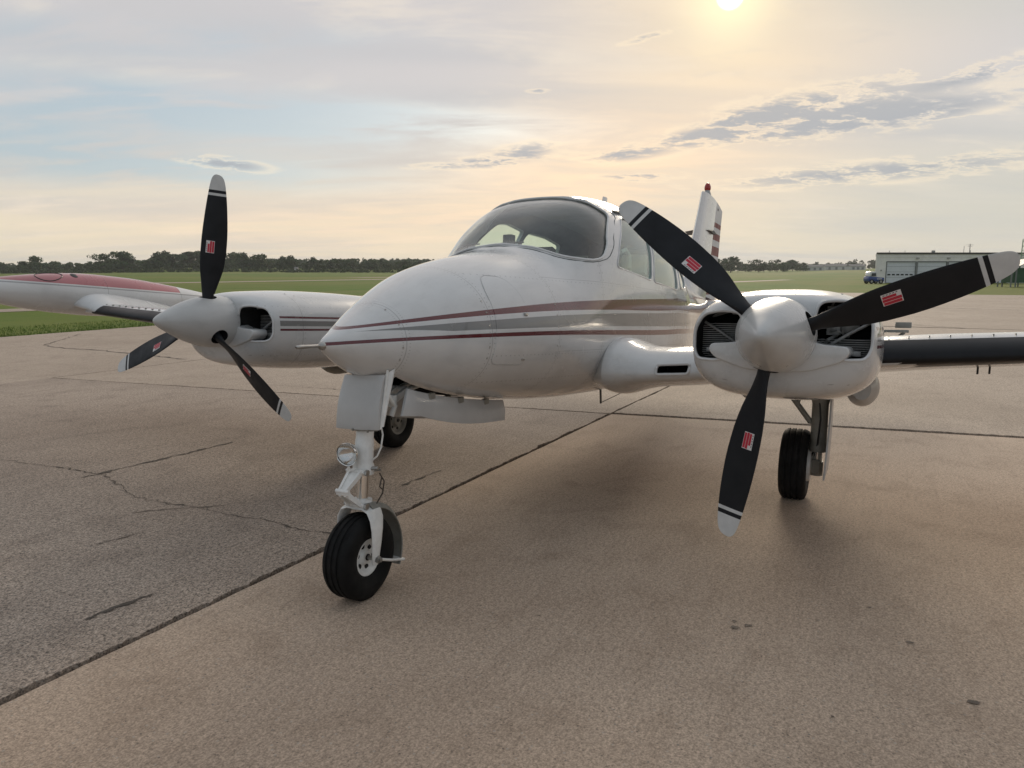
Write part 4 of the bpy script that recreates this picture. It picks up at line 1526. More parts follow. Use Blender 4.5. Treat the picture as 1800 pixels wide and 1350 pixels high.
        # red and white sticker on the front face
        def on_face(r, u, lift):
            ch, tc, cd, nd, o = frame(r)
            c = .62 + u / ch
            q = 1 - c
            half = tc * ch * 2.5 * (0.2969 * math.sqrt(max(q, 0)) - 0.126 * q - 0.3516 * q * q + 0.2843 * q**3 - 0.1036 * q**4) * 1.45
            return o + cd * u + nd * (half + lift)
        def patchf(mb, r0, r1, u0, u1, lift, mi, nr=5, nu=4):
            vs = [on_face(r0 + (r1 - r0) * i / nr, u0 + (u1 - u0) * j / nu, lift) for i in range(nr + 1) for j in range(nu + 1)]
            fs = [(i * (nu + 1) + j, i * (nu + 1) + j + 1, (i + 1) * (nu + 1) + j + 1, (i + 1) * (nu + 1) + j) for i in range(nr) for j in range(nu)]
            mb.put(vs, fs, mi)
        d = MB()
        sgn = 1
        patchf(d, .474, .556, -.028, .028, .0012, 0)
        patchf(d, .478, .552, -.026, -.0125, .0018, 1)
        patchf(d, .476, .554, -.0105, .003, .0018, 1)
        patchf(d, .478, .535, .005, .017, .0018, 1)
        for q in range(5):
            patchf(d, .482 + q * .013, .490 + q * .013, .021, .0245, .0018, 2, 1, 1)
        add('sticker', d.mesh('sticker', [M_WHITES, M_REDS, M_BLACK], smooth=True), bo)
    # exhaust stub and breather under the cowl
    f = MB()
    f.tube([(-1.9, yc - .16 * s, 1.03), (-2.05, yc - .16 * s, .965), (-2.2, yc - .16 * s, .955)], .025, 12)
    add('breather_pipe', f.mesh('breather_pipe', M_STEEL), PLANE, True)


for side in (1, -1):
    build_engine(side)

# ------------------------------------------------------------------ landing gear (built upright, on the ground)


def wheel(name, c, r, w, rim_r, rim_m, side_dir):
    """tyre with grooves plus rim, axle along y"""
    c = Vector(c)
    root_prof = []
    h = w / 2
    tp = [(-h * .62, rim_r), (-h * .80, rim_r + .012), (-h * .97, r - .075), (-h, r - .055), (-h * .97, r - .032), (-h * .86, r - .013), (-h * .70, r - .004)]
    for g in (-.42, 0.0, .42):
        gx = h * g
        tp += [(gx - .008, r), (gx - .005, r - .007), (gx + .005, r - .007), (gx + .008, r)]
    tp += [(-a, b) for a, b in reversed(tp[:7])]
    f = MB()
    f.lathe(tp, c, (0, 1, 0), 64, mfun=lambda i: 1 if 6 <= i <= len(tp) - 8 else 0)
    # flat spot where it stands
    for p in f.v:
        if p.z < c.z - r + .006:
            p.z = c.z - r + .006
    for p in f.v:
        p.z -= .006 if p.z < c.z - r * .93 else 0
    wo = add(name, f.mesh(name, [M_TYRE, M_TYREW], sharp=40), PLANE)
    f = MB()
    for k in (1, -1):
        f.lathe([(h * .55, rim_r + .004), (h * .72, rim_r + .010), (h * .74, rim_r + .002), (h * .66, rim_r - .010), (h * .42, rim_r - .022), (h * .36, rim_r * .55), (h * .50, rim_r * .42), (h * .62, rim_r * .38), (h * .64, rim_r * .20), (h * .58, 0)], c, (0, k, 0), 40)
    add('rim', f.mesh('rim', rim_m), wo)
    f = MB()
    for k in (1, -1):
        for i in range(6):
            a = 2 * math.pi * i / 6 + .3
            p = c + Vector((rim_r * .66 * math.cos(a), k * h * .385, rim_r * .66 * math.sin(a)))
            f.lathe([(-.004, .014), (.004, .013), (.0045, 0)], p, (0, k, 0), 10)
        f.lathe([(h * .55, .018), (h * .72, .016), (h * .74, 0)], c, (0, k, 0), 12)
    add('hub_bolt', f.mesh('hub_bolt', M_DARK), wo)
    return wo


def build_nose_gear():
    wheel('nose_wheel', (0, 0, .213), .213, .155, .086, M_GEAR, 1)
    top, bot = Vector((-.105, 0, 1.10)), Vector((-.030, 0, .455))
    ax = (bot - top).normalized()
    def P(z): return top + (bot - top) * ((top.z - z) / (top.z - bot.z))
    f = MB()
    f.tube([P(1.08), P(.90), P(.80), P(.79), P(.68), P(.665), P(.625), P(.62)], [.044, .044, .044, .047, .047, .054, .054, .044], 28)
    so = add('nose_strut', f.mesh('nose_strut', M_GEAR), PLANE)
    f = MB()
    f.tube([P(.63), P(.46)], .029, 24)
    add('oleo_piston', f.mesh('oleo_piston', M_CHROME), so)
    # fork: crown and two curved arms to the axle
    f = MB()
    f.tube([P(.50), P(.455)], [.050, .056], 24)
    fo = add('nose_fork', f.mesh('nose_fork', M_GEAR), PLANE)
    for s in (1, -1):
        path = [(-.028, 0, .462), (-.026, .045 * s, .466), (-.022, .080 * s, .452), (-.016, .100 * s, .415), (-.010, .107 * s, .36), (-.004, .106 * s, .29), (0, .100 * s, .215), (.002, .097 * s, .185)]
        wid = [.058, .058, .056, .052, .044, .036, .026, .018]
        rings = []
        for i, p in enumerate(path):
            p = Vector(p)
            d = (Vector(path[min(i + 1, 7)]) - Vector(path[max(i - 1, 0)])).normalized()
            b = Vector((1, 0, 0))
            nn = d.cross(b).normalized()
            th = .012
            rings.append([p + b * wid[i] * math.cos(a) + nn * th * math.sin(a) for a in [2 * math.pi * k / 16 for k in range(16)]])
        f = MB()
        f.loft(rings)
        add('fork_arm', f.mesh('fork_arm', M_GEAR), fo)
    f = MB()
    f.tube([(0, -.125, .213), (0, .125, .213)], .011, 12)
    f.lathe([(.108, .019), (.122, .019), (.124, .012), (.134, .012), (.135, 0)], (0, 0, .213), (0, 1, 0), 6)
    add('axle', f.mesh('axle', M_STEEL), fo)
    # half fender behind the wheel with a stay
    f = MB()
    ri, ro = .268, .275
    rr = []
    for k in range(15):
        a = R(92 + k * 8.2)
        ring = []
        for yy, d in ((-.082, -.02), (-.060, .0), (.060, .0), (.082, -.02)):
            ring.append(Vector((math.cos(a) * (ri + d), yy, .213 + math.sin(a) * (ri + d))))
        for yy, d in ((.086, -.02), (.062, .004), (-.062, .004), (-.086, -.02)):
            ring.append(Vector((math.cos(a) * (ri + .004 + d), yy, .213 + math.sin(a) * (ri + .004 + d))))
        rr.append(ring)
    f.loft(rr)
    fe = add('mud_fender', f.mesh('mud_fender', M_GEARD), PLANE)
    f = MB()
    for s in (1, -1):
        f.tube([(-.005, .112 * s, .212), (-.12, .104 * s, .165), (-.252, .090 * s, .120)], .0075, 8)
    f.tube([(-.252, -.090, .120), (-.252, .090, .120)], .0075, 8)
    add('stay', f.mesh('stay', M_GEAR), fe)
    # torque links
    def link(a, b, w0, w1, t):
        a, b = Vector(a), Vector(b)
        d = (b - a).normalized()
        y = Vector((0, 1, 0))
        n = d.cross(y).normalized()
        f = MB()
        for s in (1, -1):
            f.loft([[a + y * s * (w0 - .007) + n * t, a + y * s * (w0 + .007) + n * t, a + y * s * (w0 + .007) - n * t, a + y * s * (w0 - .007) - n * t],
                    [b + y * s * (w1 - .006) + n * t * .7, b + y * s * (w1 + .006) + n * t * .7, b + y * s * (w1 + .006) - n * t * .7, b + y * s * (w1 - .006) - n * t * .7]])
        f.loft([[a + y * w0 + n * .004, a - y * w0 + n * .004, a - y * w0 - n * .004, a + y * w0 - n * .004], [b + y * w1 + n * .004, b - y * w1 + n * .004, b - y * w1 - n * .004, b + y * w1 - n * .004]])
        f.tube([a - y * (w0 + .02), a + y * (w0 + .02)], .011, 12)
        f.tube([b - y * (w1 + .02), b + y * (w1 + .02)], .010, 12)
        return f
    add('torque_link', link((.005, 0, .648), (.112, 0, .575), .034, .018, .014).mesh('torque_link', M_GEAR), PLANE)
    add('torque_link', link((.106, 0, .562), (.020, 0, .482), .016, .036, .014).mesh('torque_link', M_GEAR), PLANE)
    f = MB()
    f.tube([(.005, -.06, .648), (.005, .068, .648)], .009, 10)
    f.lathe([(.060, .016), (.072, .016), (.073, 0)], (.005, 0, .648), (0, 1, 0), 6)
    f.tube([(.020, -.065, .482), (.020, .072, .482)], .009, 10)
    f.lathe([(.060, .017), (.074, .017), (.075, 0)], (.020, 0, .482), (0, 1, 0), 6)
    f.tube([(-.05, .045, .655), (-.06, .085, .66)], .010, 8)
    f.tube([(-.075, .045, .64), (-.09, .080, .645)], .007, 8)
    add('pivot_bolt', f.mesh('pivot_bolt', M_STEEL), so)
    # landing light
    lc = Vector((.040, -.020, .742))
    la = Vector((.97, .13, -.10)).normalized()
    f = MB()
    f.lathe([(-.055, .018), (-.045, .034), (-.020, .050), (.0, .0575), (.010, .0585), (.015, .0570), (.013, .0540), (.004, .0535)], lc, la, 36)
    lo = add('landing_light', f.mesh('landing_light', M_CHROME), PLANE)
    f = MB()
    f.lathe([(.004, .0535), (-.006, .048), (-.022, .035), (-.034, .016), (-.037, 0)], lc, la, 36)
    add('reflector', f.mesh('reflector', M_CHROME), lo)
    f = MB()
    f.lathe([(.003, .0535), (.008, .036), (.011, .018), (.012, 0)], lc, la, 36)
    add('lens', f.mesh('lens', M_LENS), lo)
    f = MB()
    f.tube([lc - la * .045, P(.735)], .012, 10)
    f.tube([lc + Vector((0, 0, -.06)), lc + Vector((-.01, 0, -.085)), Vector((.0, 0, .66))], .007, 8)
    add('bracket', f.mesh('bracket', M_GEAR), lo)
    # front gear door, curved panel fixed to the strut
    f = MB()
    outer, inner = [], []
    for i in range(9):
        u = i / 8
        z = 1.118 - .262 * u
        xx = -.062 + .060 * u + .018 * math.sin(math.pi * u)
        hw0, hw1 = .118 + .016 * u, .124 + .006 * u
        row = []
        for k in range(9):
            q = k / 8 * 2 - 1
            yy = q * (hw1 if q > 0 else hw0) + .0
            row.append(Vector((xx - .014 * q * q, yy, z + .006 * q)))
        outer.append(row)
        inner.append([p + Vector((-.016, 0, 0)) for p in row])
    rings = [o + list(reversed(i)) for o, i in zip(outer, inner)]
    f.loft(rings)
    dr = add('nose_gear_door', f.mesh('nose_gear_door', M_DOOR, bevel=.003), PLANE)
    f = MB()   # side flange and hinge rails
    f.loft([[Vector((-.085, .112, 1.12)), Vector((-.125, .150, 1.15)), Vector((-.133, .150, 1.15)), Vector((-.093, .112, 1.12))], [Vector((-.020, .118, .870)), Vector((-.040, .136, .875)), Vector((-.048, .136, .875)), Vector((-.028, .118, .870))]])
    f.tube([(-.10, .128, 1.145), (-.03, .126, .865)], .007, 8)
    add('door_flange', f.mesh('door_flange', M_GEAR), dr)
    f = MB()
    f.tube([(-.030, -.10, .862), (-.018, 0, .853), (-.026, .112, .862)], .008, 8)
    for yy in (-.02, .07):
        f.box((-.005, yy, .850), (.004, yy + .008, .862))
    add('door_edge', f.mesh('door_edge', M_GEARD), dr)
    # side doors hanging open along the well, following the belly
    for s in (1, -1):
        f = MB()
        rows = []
        for i in range(13):
            u = i / 12
            x = -.235 - 1.045 * u
            zb = hermite(FUS, x)[2]
            zt = (B(x, 0, zb)).z + .012
            dep = .125 + .02 * math.sin(math.pi * u)
            rows.append([Vector((x, .150 * s, zt)), Vector((x + (.05 if i == 0 else 0), .166 * s, zt - dep * .5)), Vector((x + (.085 if i == 0 else (.02 if i == 12 else 0)), .172 * s, zt - dep)),
                         Vector((x + (.085 if i == 0 else (.02 if i == 12 else 0)), .160 * s, zt - dep)), Vector((x + (.05 if i == 0 else 0), .154 * s, zt - dep * .5)), Vector((x, .138 * s, zt))])
        f.loft(rows)
        do = add('nose_gear_side_door', f.mesh('nose_gear_side_door', M_DOOR, bevel=.002), PLANE)
        f = MB()
        for xx in (-.45, -.75, -1.05):
            zt = B(xx, 0, hermite(FUS, xx)[2]).z
            f.box((xx - .03, .135 * s - .006, zt - .015), (xx + .03, .135 * s + .022, zt + .015))
        add('hinge', f.mesh('hinge', M_GEARD), do)
    # drag brace, actuator, hoses
    f = MB()
    f.loft([[Vector((-.10, y, z)) for y, z in ((.020, .880), (.042, .880), (.042, .925), (.020, .925))], [Vector((-.40, y, z)) for y, z in ((.022, .985), (.040, .985), (.040, 1.018), (.022, 1.018))]])
    f.loft([[Vector((-.10, -y, z)) for y, z in ((.020, .880), (.042, .880), (.042, .925), (.020, .925))], [Vector((-.40, -y, z)) for y, z in ((.022, .985), (.040, .985), (.040, 1.018), (.022, 1.018))]])
    f.tube([(-.40, -.06, 1.0), (-.40, .06, 1.0)], .016, 10)
    f.tube([(-.40, .03, 1.0), (-.72, .06, 1.04)], .015, 10)
    f.tube([(-.40, -.03, 1.0), (-.72, -.06, 1.04)], .015, 10)
    f.tube([(-.11, .05, 1.06), (-.16, .09, 1.0), (-.20, .095, .95), (-.18, .085, .90)], .014, 10)
    f.lathe([(0, .024), (.06, .024), (.062, .012)], (-.21, .07, .945), (0, .1, 1), 14)
    add('drag_brace', f.mesh('drag_brace', M_GEAR), PLANE)
    f = MB()
    f.tube([(-.12, .055, .90), (-.105, .085, .82), (-.085, .088, .76), (-.075, .07, .715), (-.07, .045, .695)], .0045, 8)
    add('light_cable', f.mesh('light_cable', M_GEAR), PLANE)
    f = MB()
    f.tube([(-.09, .07, .625), (-.11, .082, .58), (-.10, .078, .52), (-.06, .065, .47)], .004, 6)
    f.tube([(-.10, .075, .60), (-.075, .080, .56), (-.09, .09, .54)], .004, 6)
    add('safety_wire', f.mesh('safety_wire', M_CRACK), PLANE)


build_nose_gear()


def build_main_gear(s):
    xw, yw, r = -2.74, 1.765 * s, .252
    wheel('main_wheel', (xw, yw, r), r, .185, .125, M_GEARD, 1)
    ys = yw + .145 * s
    f = MB()
    f.tube([(xw, ys, 1.10), (xw, ys, .72), (xw, ys, .70), (xw, ys, .42), (xw, ys, .41), (xw, ys, .36)], [.060, .060, .055, .055, .062, .062], 24)
    so = add('main_strut', f.mesh('main_strut', M_GEARD), PLANE)
    f = MB()
    f.tube([(xw, ys, .37), (xw, ys, .24)], .032, 20)
    add('oleo_piston', f.mesh('oleo_piston', M_CHROME), so)
    f = MB()
    f.tube([(xw, ys, .285), (xw, ys, .185)], .042, 16)
    f.tube([(xw, ys, .252), (xw, yw, .252)], .026, 14)
    f.box((xw - .06, ys - .04, .205), (xw + .05, ys + .02, .30))
    add('axle', f.mesh('axle', M_GEARD), so)
    f = MB()
    f.lathe([(0, .118), (.012, .120), (.030, .112), (.034, .05), (.034, 0)], (xw, yw + .078 * s, r), (0, s, 0), 30)
    add('brake_disc', f.mesh('brake_disc', M_GEAR), so)
    # gear door hung on the strut's outer side
    f = MB()
    rows = []
    for i in range(9):
        u = i / 8
        z = 1.06 - .86 * u
        bow = .012 * math.sin(math.pi * u)
        hw = .10 + .10 * min(1, max(0, (u - .45) * 3))
        rows.append([Vector((xw + hw, ys + (.055 + bow) * s, z)), Vector((xw - hw, ys + (.055 + bow) * s, z)), Vector((xw - hw, ys + (.067 + bow) * s, z)), Vector((xw + hw, ys + (.067 + bow) * s, z))])
    f.loft(rows)
    add('main_gear_door', f.mesh('main_gear_door', M_DOOR, bevel=.002), PLANE)
    # side brace with its triangle, links and hoses
    f = MB()
    f.tube([(xw, ys, .565), (xw, ys - .06 * s, .565), (xw - .02, ys - .36 * s, .95)], .020, 12)
    f.tube([(xw, ys - .15 * s, .69), (xw, ys - .125 * s, .79), (xw, ys - .03 * s, .83)], .013, 10)
    add('side_brace', f.mesh('side_brace', M_GEARD), PLANE)
    f = MB()
    f.tube([(xw - .04, ys, .47), (xw - .17, ys, .40), (xw - .03, ys, .27)], .016, 10)
    add('torque_link', f.mesh('torque_link', M_GEARD), PLANE)
    f = MB()
    f.tube([(xw + .05, ys - .02 * s, .98), (xw + .08, ys - .05 * s, .93), (xw + .05, ys - .02 * s, .88), (xw + .055, ys + .01 * s, .60), (xw + .06, ys, .42), (xw + .03, ys - .04 * s, .32)], .006, 8)
    add('brake_hose', f.mesh('brake_hose', M_BLACK), PLANE)


for side in (1, -1):
    build_main_gear(side)
# ------------------------------------------------------------------ background: hangar, vehicle, shelter, houses, trees


def polar(px, dist):
    """ground point at photo column px, dist metres ahead"""
    return Vector((CAM_POS.x, CAM_POS.y, 0)) + FW * dist + RT * dist * (px - 900) / 1302.57 * math.cos(PITCH)


M_HWALL = mat('hangar_wall_paint', (0.88, 0.845, 0.80), 0.7, var=0.12, vscale=1.2)
M_HDOOR = mat('hangar_door_metal', (0.70, 0.72, 0.75), 0.5, var=0.08, vscale=1.5)
M_HTRIM = mat('hangar_trim', (0.06, 0.055, 0.05), 0.6)
M_HFRAME = mat('hangar_door_frame', (0.17, 0.18, 0.18), 0.6)
M_PANE = mat('window_pane', (0.03, 0.035, 0.04), 0.15)
M_BLUE = mat('blue_truck_paint', (0.018, 0.055, 0.22), 0.35, coat=0.3)
M_GREEN = mat('green_panel', (0.02, 0.085, 0.035), 0.5, var=0.2, vscale=2)


def build_hangar():
    a, b = Vector((-113.4, .70, 0)), Vector((-122.8, 19.33, 0))
    d = (b - a).normalized()
    ang = math.atan2(d.y, d.x)
    h = tag(empty('hangar', a, ang), 'long white flat-roofed hangar with grey folding doors beyond the grass', 'hangar')
    # local: x along the facade, y away from the viewer is -? -> facade at y = 0, depth on the far side
    n = Vector((-d.y, d.x, 0))
    back = 1 if n.dot(FW) > 0 else -1
    L, H, D = 34.0, 3.95, 16.0 * back
    ops = [(1.45, 5.55), (5.75, 9.85), (10.05, 14.15), (14.35, 18.45)]
    oh = 2.95
    def part(name, m, boxes, parent=h, bevel=0.0):
        f = MB()
        for lo, hi in boxes:
            lo2 = tuple(min(p, q) for p, q in zip(lo, hi))
            hi2 = tuple(max(p, q) for p, q in zip(lo, hi))
            f.box(lo2, hi2)
        for q in f.v:
            q.x += .49 * max(0.0, q.y * back - .25)
        return add(name, f.mesh(name, m, smooth=False, weld=False, bevel=bevel), parent)
    t = .25 * back
    walls = [((0, 0, -.1), (1.45, t, H)), ((18.45, 0, -.1), (L, t, H)), ((1.45, 0, oh), (18.45, t, H))]
    for p, q in zip(ops[:-1], ops[1:]):
        walls.append(((p[1], 0, -.1), (q[0], t, oh)))
    walls += [((0, t, -.1), (.25, D, H)), ((L - .25, t, -.1), (L, D, H)), ((.25, D - t, -.1), (L - .25, D, H))]
    part('wall', M_HWALL, walls)
    ro = part('roof', M_HTRIM, [((-.12, -.15 * back, H), (L + .12, D + .15 * back, H + .22))])
    for x, w, hh in ((1.8, .08, .30), (4.0, .08, .30), (7.8, .5, .32), (13.2, .10, .35), (24, .3, .5)):
        part('roof_vent', M_STEEL, [((x, 1.5 * back, H + .22), (x + w, (1.5 + w) * back, H + .22 + hh))], ro)
    part('fascia', M_HWALL, [((0.02, -.05 * back, H - .42), (L - .02, -.003 * back, H - .30))])
    for (x0, x1) in ops:
        do = part('hangar_door', M_HDOOR, [((x0, .10 * back, 0), (x1, .16 * back, oh))])
        part('door_frame', M_HFRAME, [((x0 - .08, -.03 * back, 0), (x0 + .05, .09 * back, oh)), ((x1 - .05, -.03 * back, 0), (x1 + .08, .09 * back, oh)), ((x0 + .05, -.03 * back, oh - .08), (x1 - .05, .09 * back, oh + .03))], do)
        for k in range(6):
            xx = x0 + .25 + k * .62
            part('pane', M_PANE, [((xx, .075 * back, 1.02), (xx + .42, .098 * back, 1.22))], do)
        for k in range(1, 4):
            part('panel_joint', M_HFRAME, [((x0 + .06, .085 * back, k * .75 - .012), (x1 - .06, .0985 * back, k * .75 + .012))], do)
    for x in (5.65, 9.95, 16):
        part('wall_lamp', M_STEEL, [((x - .16, -.30 * back, 3.30), (x + .16, -.06 * back, 3.46))])
    part('wall_lamp', M_STEEL, [((.62, -.12 * back, 1.62), (.78, -.003 * back, 1.80))])
    # small lean-to annex at the right end, taller gable behind
    mp = Vector((a.x, a.y, 0)) + d * 15.9 + n * back * 5
    m1 = tag(empty('radio_mast', (mp.x, mp.y, H + .22)), 'thin grey antenna mast on the hangar roof', 'antenna')
    f = MB()
    f.tube([(0, 0, 0), (0, 0, 1.35)], .05, 8)
    add('pole', f.mesh('pole', M_STEEL), m1)
    f = MB()
    for z, w in ((1.2, .5), (1.0, .35)):
        f.tube([(-w * d.x, -w * d.y, z), (w * d.x, w * d.y, z)], .025, 6)
    f.tube([(-.85 * d.x, -.85 * d.y, 0), (-.85 * d.x, -.85 * d.y, 1.05)], .035, 6)
    add('antenna_bar', f.mesh('antenna_bar', M_STEEL), m1)


build_hangar()


def build_truck():
    """blue utility truck with a white cab roof, seen side-on"""
    p = polar(1537, 99.5)
    t = tag(empty('utility_truck', (p.x, p.y, -.06), math.atan2(RT.y, RT.x)), 'small blue truck with white cab parked at the hangar corner', 'truck')
    # local x to the right in the picture, y away
    f = MB()
    prof = [(-1.02, .32), (1.02, .32), (1.02, .82), (.30, .86), (-.05, .92), (-.98, .98), (-1.06, .72)]
    f.prism(prof, lambda a, b: (a, -.75, b), lambda a, b: (a, .75, b))
    bo = add('body', f.mesh('body', M_BLUE, bevel=.05), t)
    f = MB()
    f.prism([(-.92, .97), (-.86, 1.42), (-.70, 1.60), (.02, 1.62), (.04, .95)], lambda a, b: (a, -.70, b), lambda a, b: (a, .70, b))
    cb = add('cab', f.mesh('cab', M_WHITE, bevel=.05), t)
    f = MB()
    f.prism([(-.68, 1.02), (-.64, 1.40), (-.10, 1.42), (-.08, 1.02)], lambda a, b: (a, -.715, b), lambda a, b: (a, -.69, b))
    add('window', f.mesh('window', M_PANE), cb)
    f = MB()
    f.box((.05, -.76, .60), (.72, -.752, .70))
    add('lettering_stripe', f.mesh('lettering_stripe', M_WHITES), bo)
    for x in (-.62, .60):
        for y in (-.70, .70):
            f = MB()
            f.lathe([(-.09, .0), (-.09, .26), (-.06, .30), (.06, .30), (.09, .26), (.09, 0)], (x, y, .30), (0, 1, 0), 20)
            w = add('wheel', f.mesh('wheel', M_TYRE), t)
            f = MB()
            f.lathe([(.085, .16), (.10, .14), (.10, 0)], (x, y, .30), (0, -1, 0), 16)
            add('rim', f.mesh('rim', M_STEEL), w)


build_truck()


def build_shelter():
    """green-sided shelter with a sloped grey roof at the right edge"""
    p = polar(1777, 78)
    t = tag(empty('equipment_shelter', (p.x, p.y, -.06), math.atan2(RT.y, RT.x)), 'green shelter with sloping grey roof and thin legs at the right edge', 'shelter')
    f = MB()
    f.prism([(0, 1.86), (2.4, 2.85), (2.4, 2.93), (-.05, 1.92)], lambda a, b: (a, -.2, b), lambda a, b: (a, 2.4, b))
    add('roof', f.mesh('roof', M_STEEL), t)
    f = MB()
    f.box((.52, .3, .45), (2.4, 2.2, 2.0))
    add('side_panel', f.mesh('side_panel', M_GREEN), t)
    for x in (.12, .60, 2.3):
        for y in (0.0, 2.1):
            f = MB()
            f.box((x - .05, y - .05, 0), (x + .05, y + .05, 1.90 + x * .38))
            add('leg', f.mesh('leg', M_HFRAME), t)
    p = polar(1798, 84)
    t = tag(empty('lattice_mast', (p.x, p.y, -.06), math.atan2(RT.y, RT.x)), 'pale green lattice mast rising behind the shelter', 'mast')
    m = mat('mast_paint', (0.30, 0.42, 0.28), 0.5)
    for x in (-.32, .32):
        f = MB()
        f.tube([(x * 1.3, 0, 0), (x, 0, 5.2)], .05, 6)
        add('upright', f.mesh('upright', m), t)
    for k in range(10):
        f = MB()
        z = .4 + k * .5
        f.tube([(-.36, 0, z), (.36, 0, z)], .03, 6)
        f.tube([(-.36, 0, z), (.36, 0, z + .5)], .02, 6)
        add('rung', f.mesh('rung', m), t)


build_shelter()

# trees ------------------------------------------------------------


def crown_mesh(name, h, w, seed, nleaf, leaf):
    rnd = random.Random(seed)
    lobes = []
    for k in range(rnd.randint(7, 10)):
        a = rnd.uniform(0, 6.28)
        q = rnd.uniform(0, .62) * w * .5
        z = h * rnd.uniform(.20, .84)
        lobes.append((Vector((q * math.cos(a), q * math.sin(a), z)), w * rnd.uniform(.17, .30), h * rnd.uniform(.11, .19)))
    lobes.append((Vector((rnd.uniform(-.1, .1) * w, 0, h * .86)), w * .18, h * .13))
    vs, fs = [], []
    for k in range(nleaf):
        c, rw, rh = rnd.choice(lobes)
        d = Vector((rnd.gauss(0, 1), rnd.gauss(0, 1), rnd.gauss(0, 1))).normalized()
        s = rnd.uniform(.55, 1.12)
        p = c + Vector((d.x * rw * s, d.y * rw * s, d.z * rh * s))
        nrm = (d + Vector((rnd.gauss(0, .5), rnd.gauss(0, .5), rnd.gauss(0, .5)))).normalized()
        u = nrm.orthogonal().normalized()
        v = nrm.cross(u)
        a = rnd.uniform(0, 6.28)
        u, v = u * math.cos(a) + v * math.sin(a), v * math.cos(a) - u * math.sin(a)
        L = leaf * rnd.uniform(.6, 1.4)
        i = len(vs)
        vs += [p - u * L, p + v * L * .6, p + u * L, p - v * L * .6]
        fs.append((i, i + 1, i + 2, i + 3))
    return vs, fs


def trunk_mesh(name, h, seed):
    rnd = random.Random(seed)
    f = MB()
    b = Vector((0, 0, -.3))
    pts = [b, Vector((rnd.uniform(-.1, .1), rnd.uniform(-.1, .1), h * .2)), Vector((rnd.uniform(-.3, .3), rnd.uniform(-.3, .3), h * .45)), Vector((rnd.uniform(-.4, .4), rnd.uniform(-.4, .4), h * .75))]
    f.tube(pts, [h * .028, h * .021, h * .014, h * .005], 7)
    for k in range(5):
        a = rnd.uniform(0, 6.28)
        z = h * rnd.uniform(.22, .5)
        l = h * rnd.uniform(.18, .28)
        f.tube([(0, 0, z), (math.cos(a) * l * .5, math.sin(a) * l * .5, z + l * .4), (math.cos(a) * l, math.sin(a) * l, z + l * .9)], [h * .011, h * .007, h * .002], 5)
    return f.mesh(name, M_BARK)


def ground_z(x, y):
    v = Vector((x, y, 0)) - Vector((CAM_POS.x, CAM_POS.y, 0))
    dist = v.length
    if dist < 300: return -0.06
    a = math.degrees(math.atan2(v.dot(RT), v.dot(FW)))
    k = min((dist - 300) / 900, 1.0)
    ridge = 10.0 * math.exp(-((a + 9) / 9) ** 2) + 9.0 * math.exp(-((a + 22) / 7) ** 2) + 6.0 * math.exp(-((a - 28) / 12) ** 2)
    return -0.06 + k * k * (3 - 2 * k) * (ridge + 3.0 * noise.noise(Vector((x * 0.002, y * 0.002, 0))))


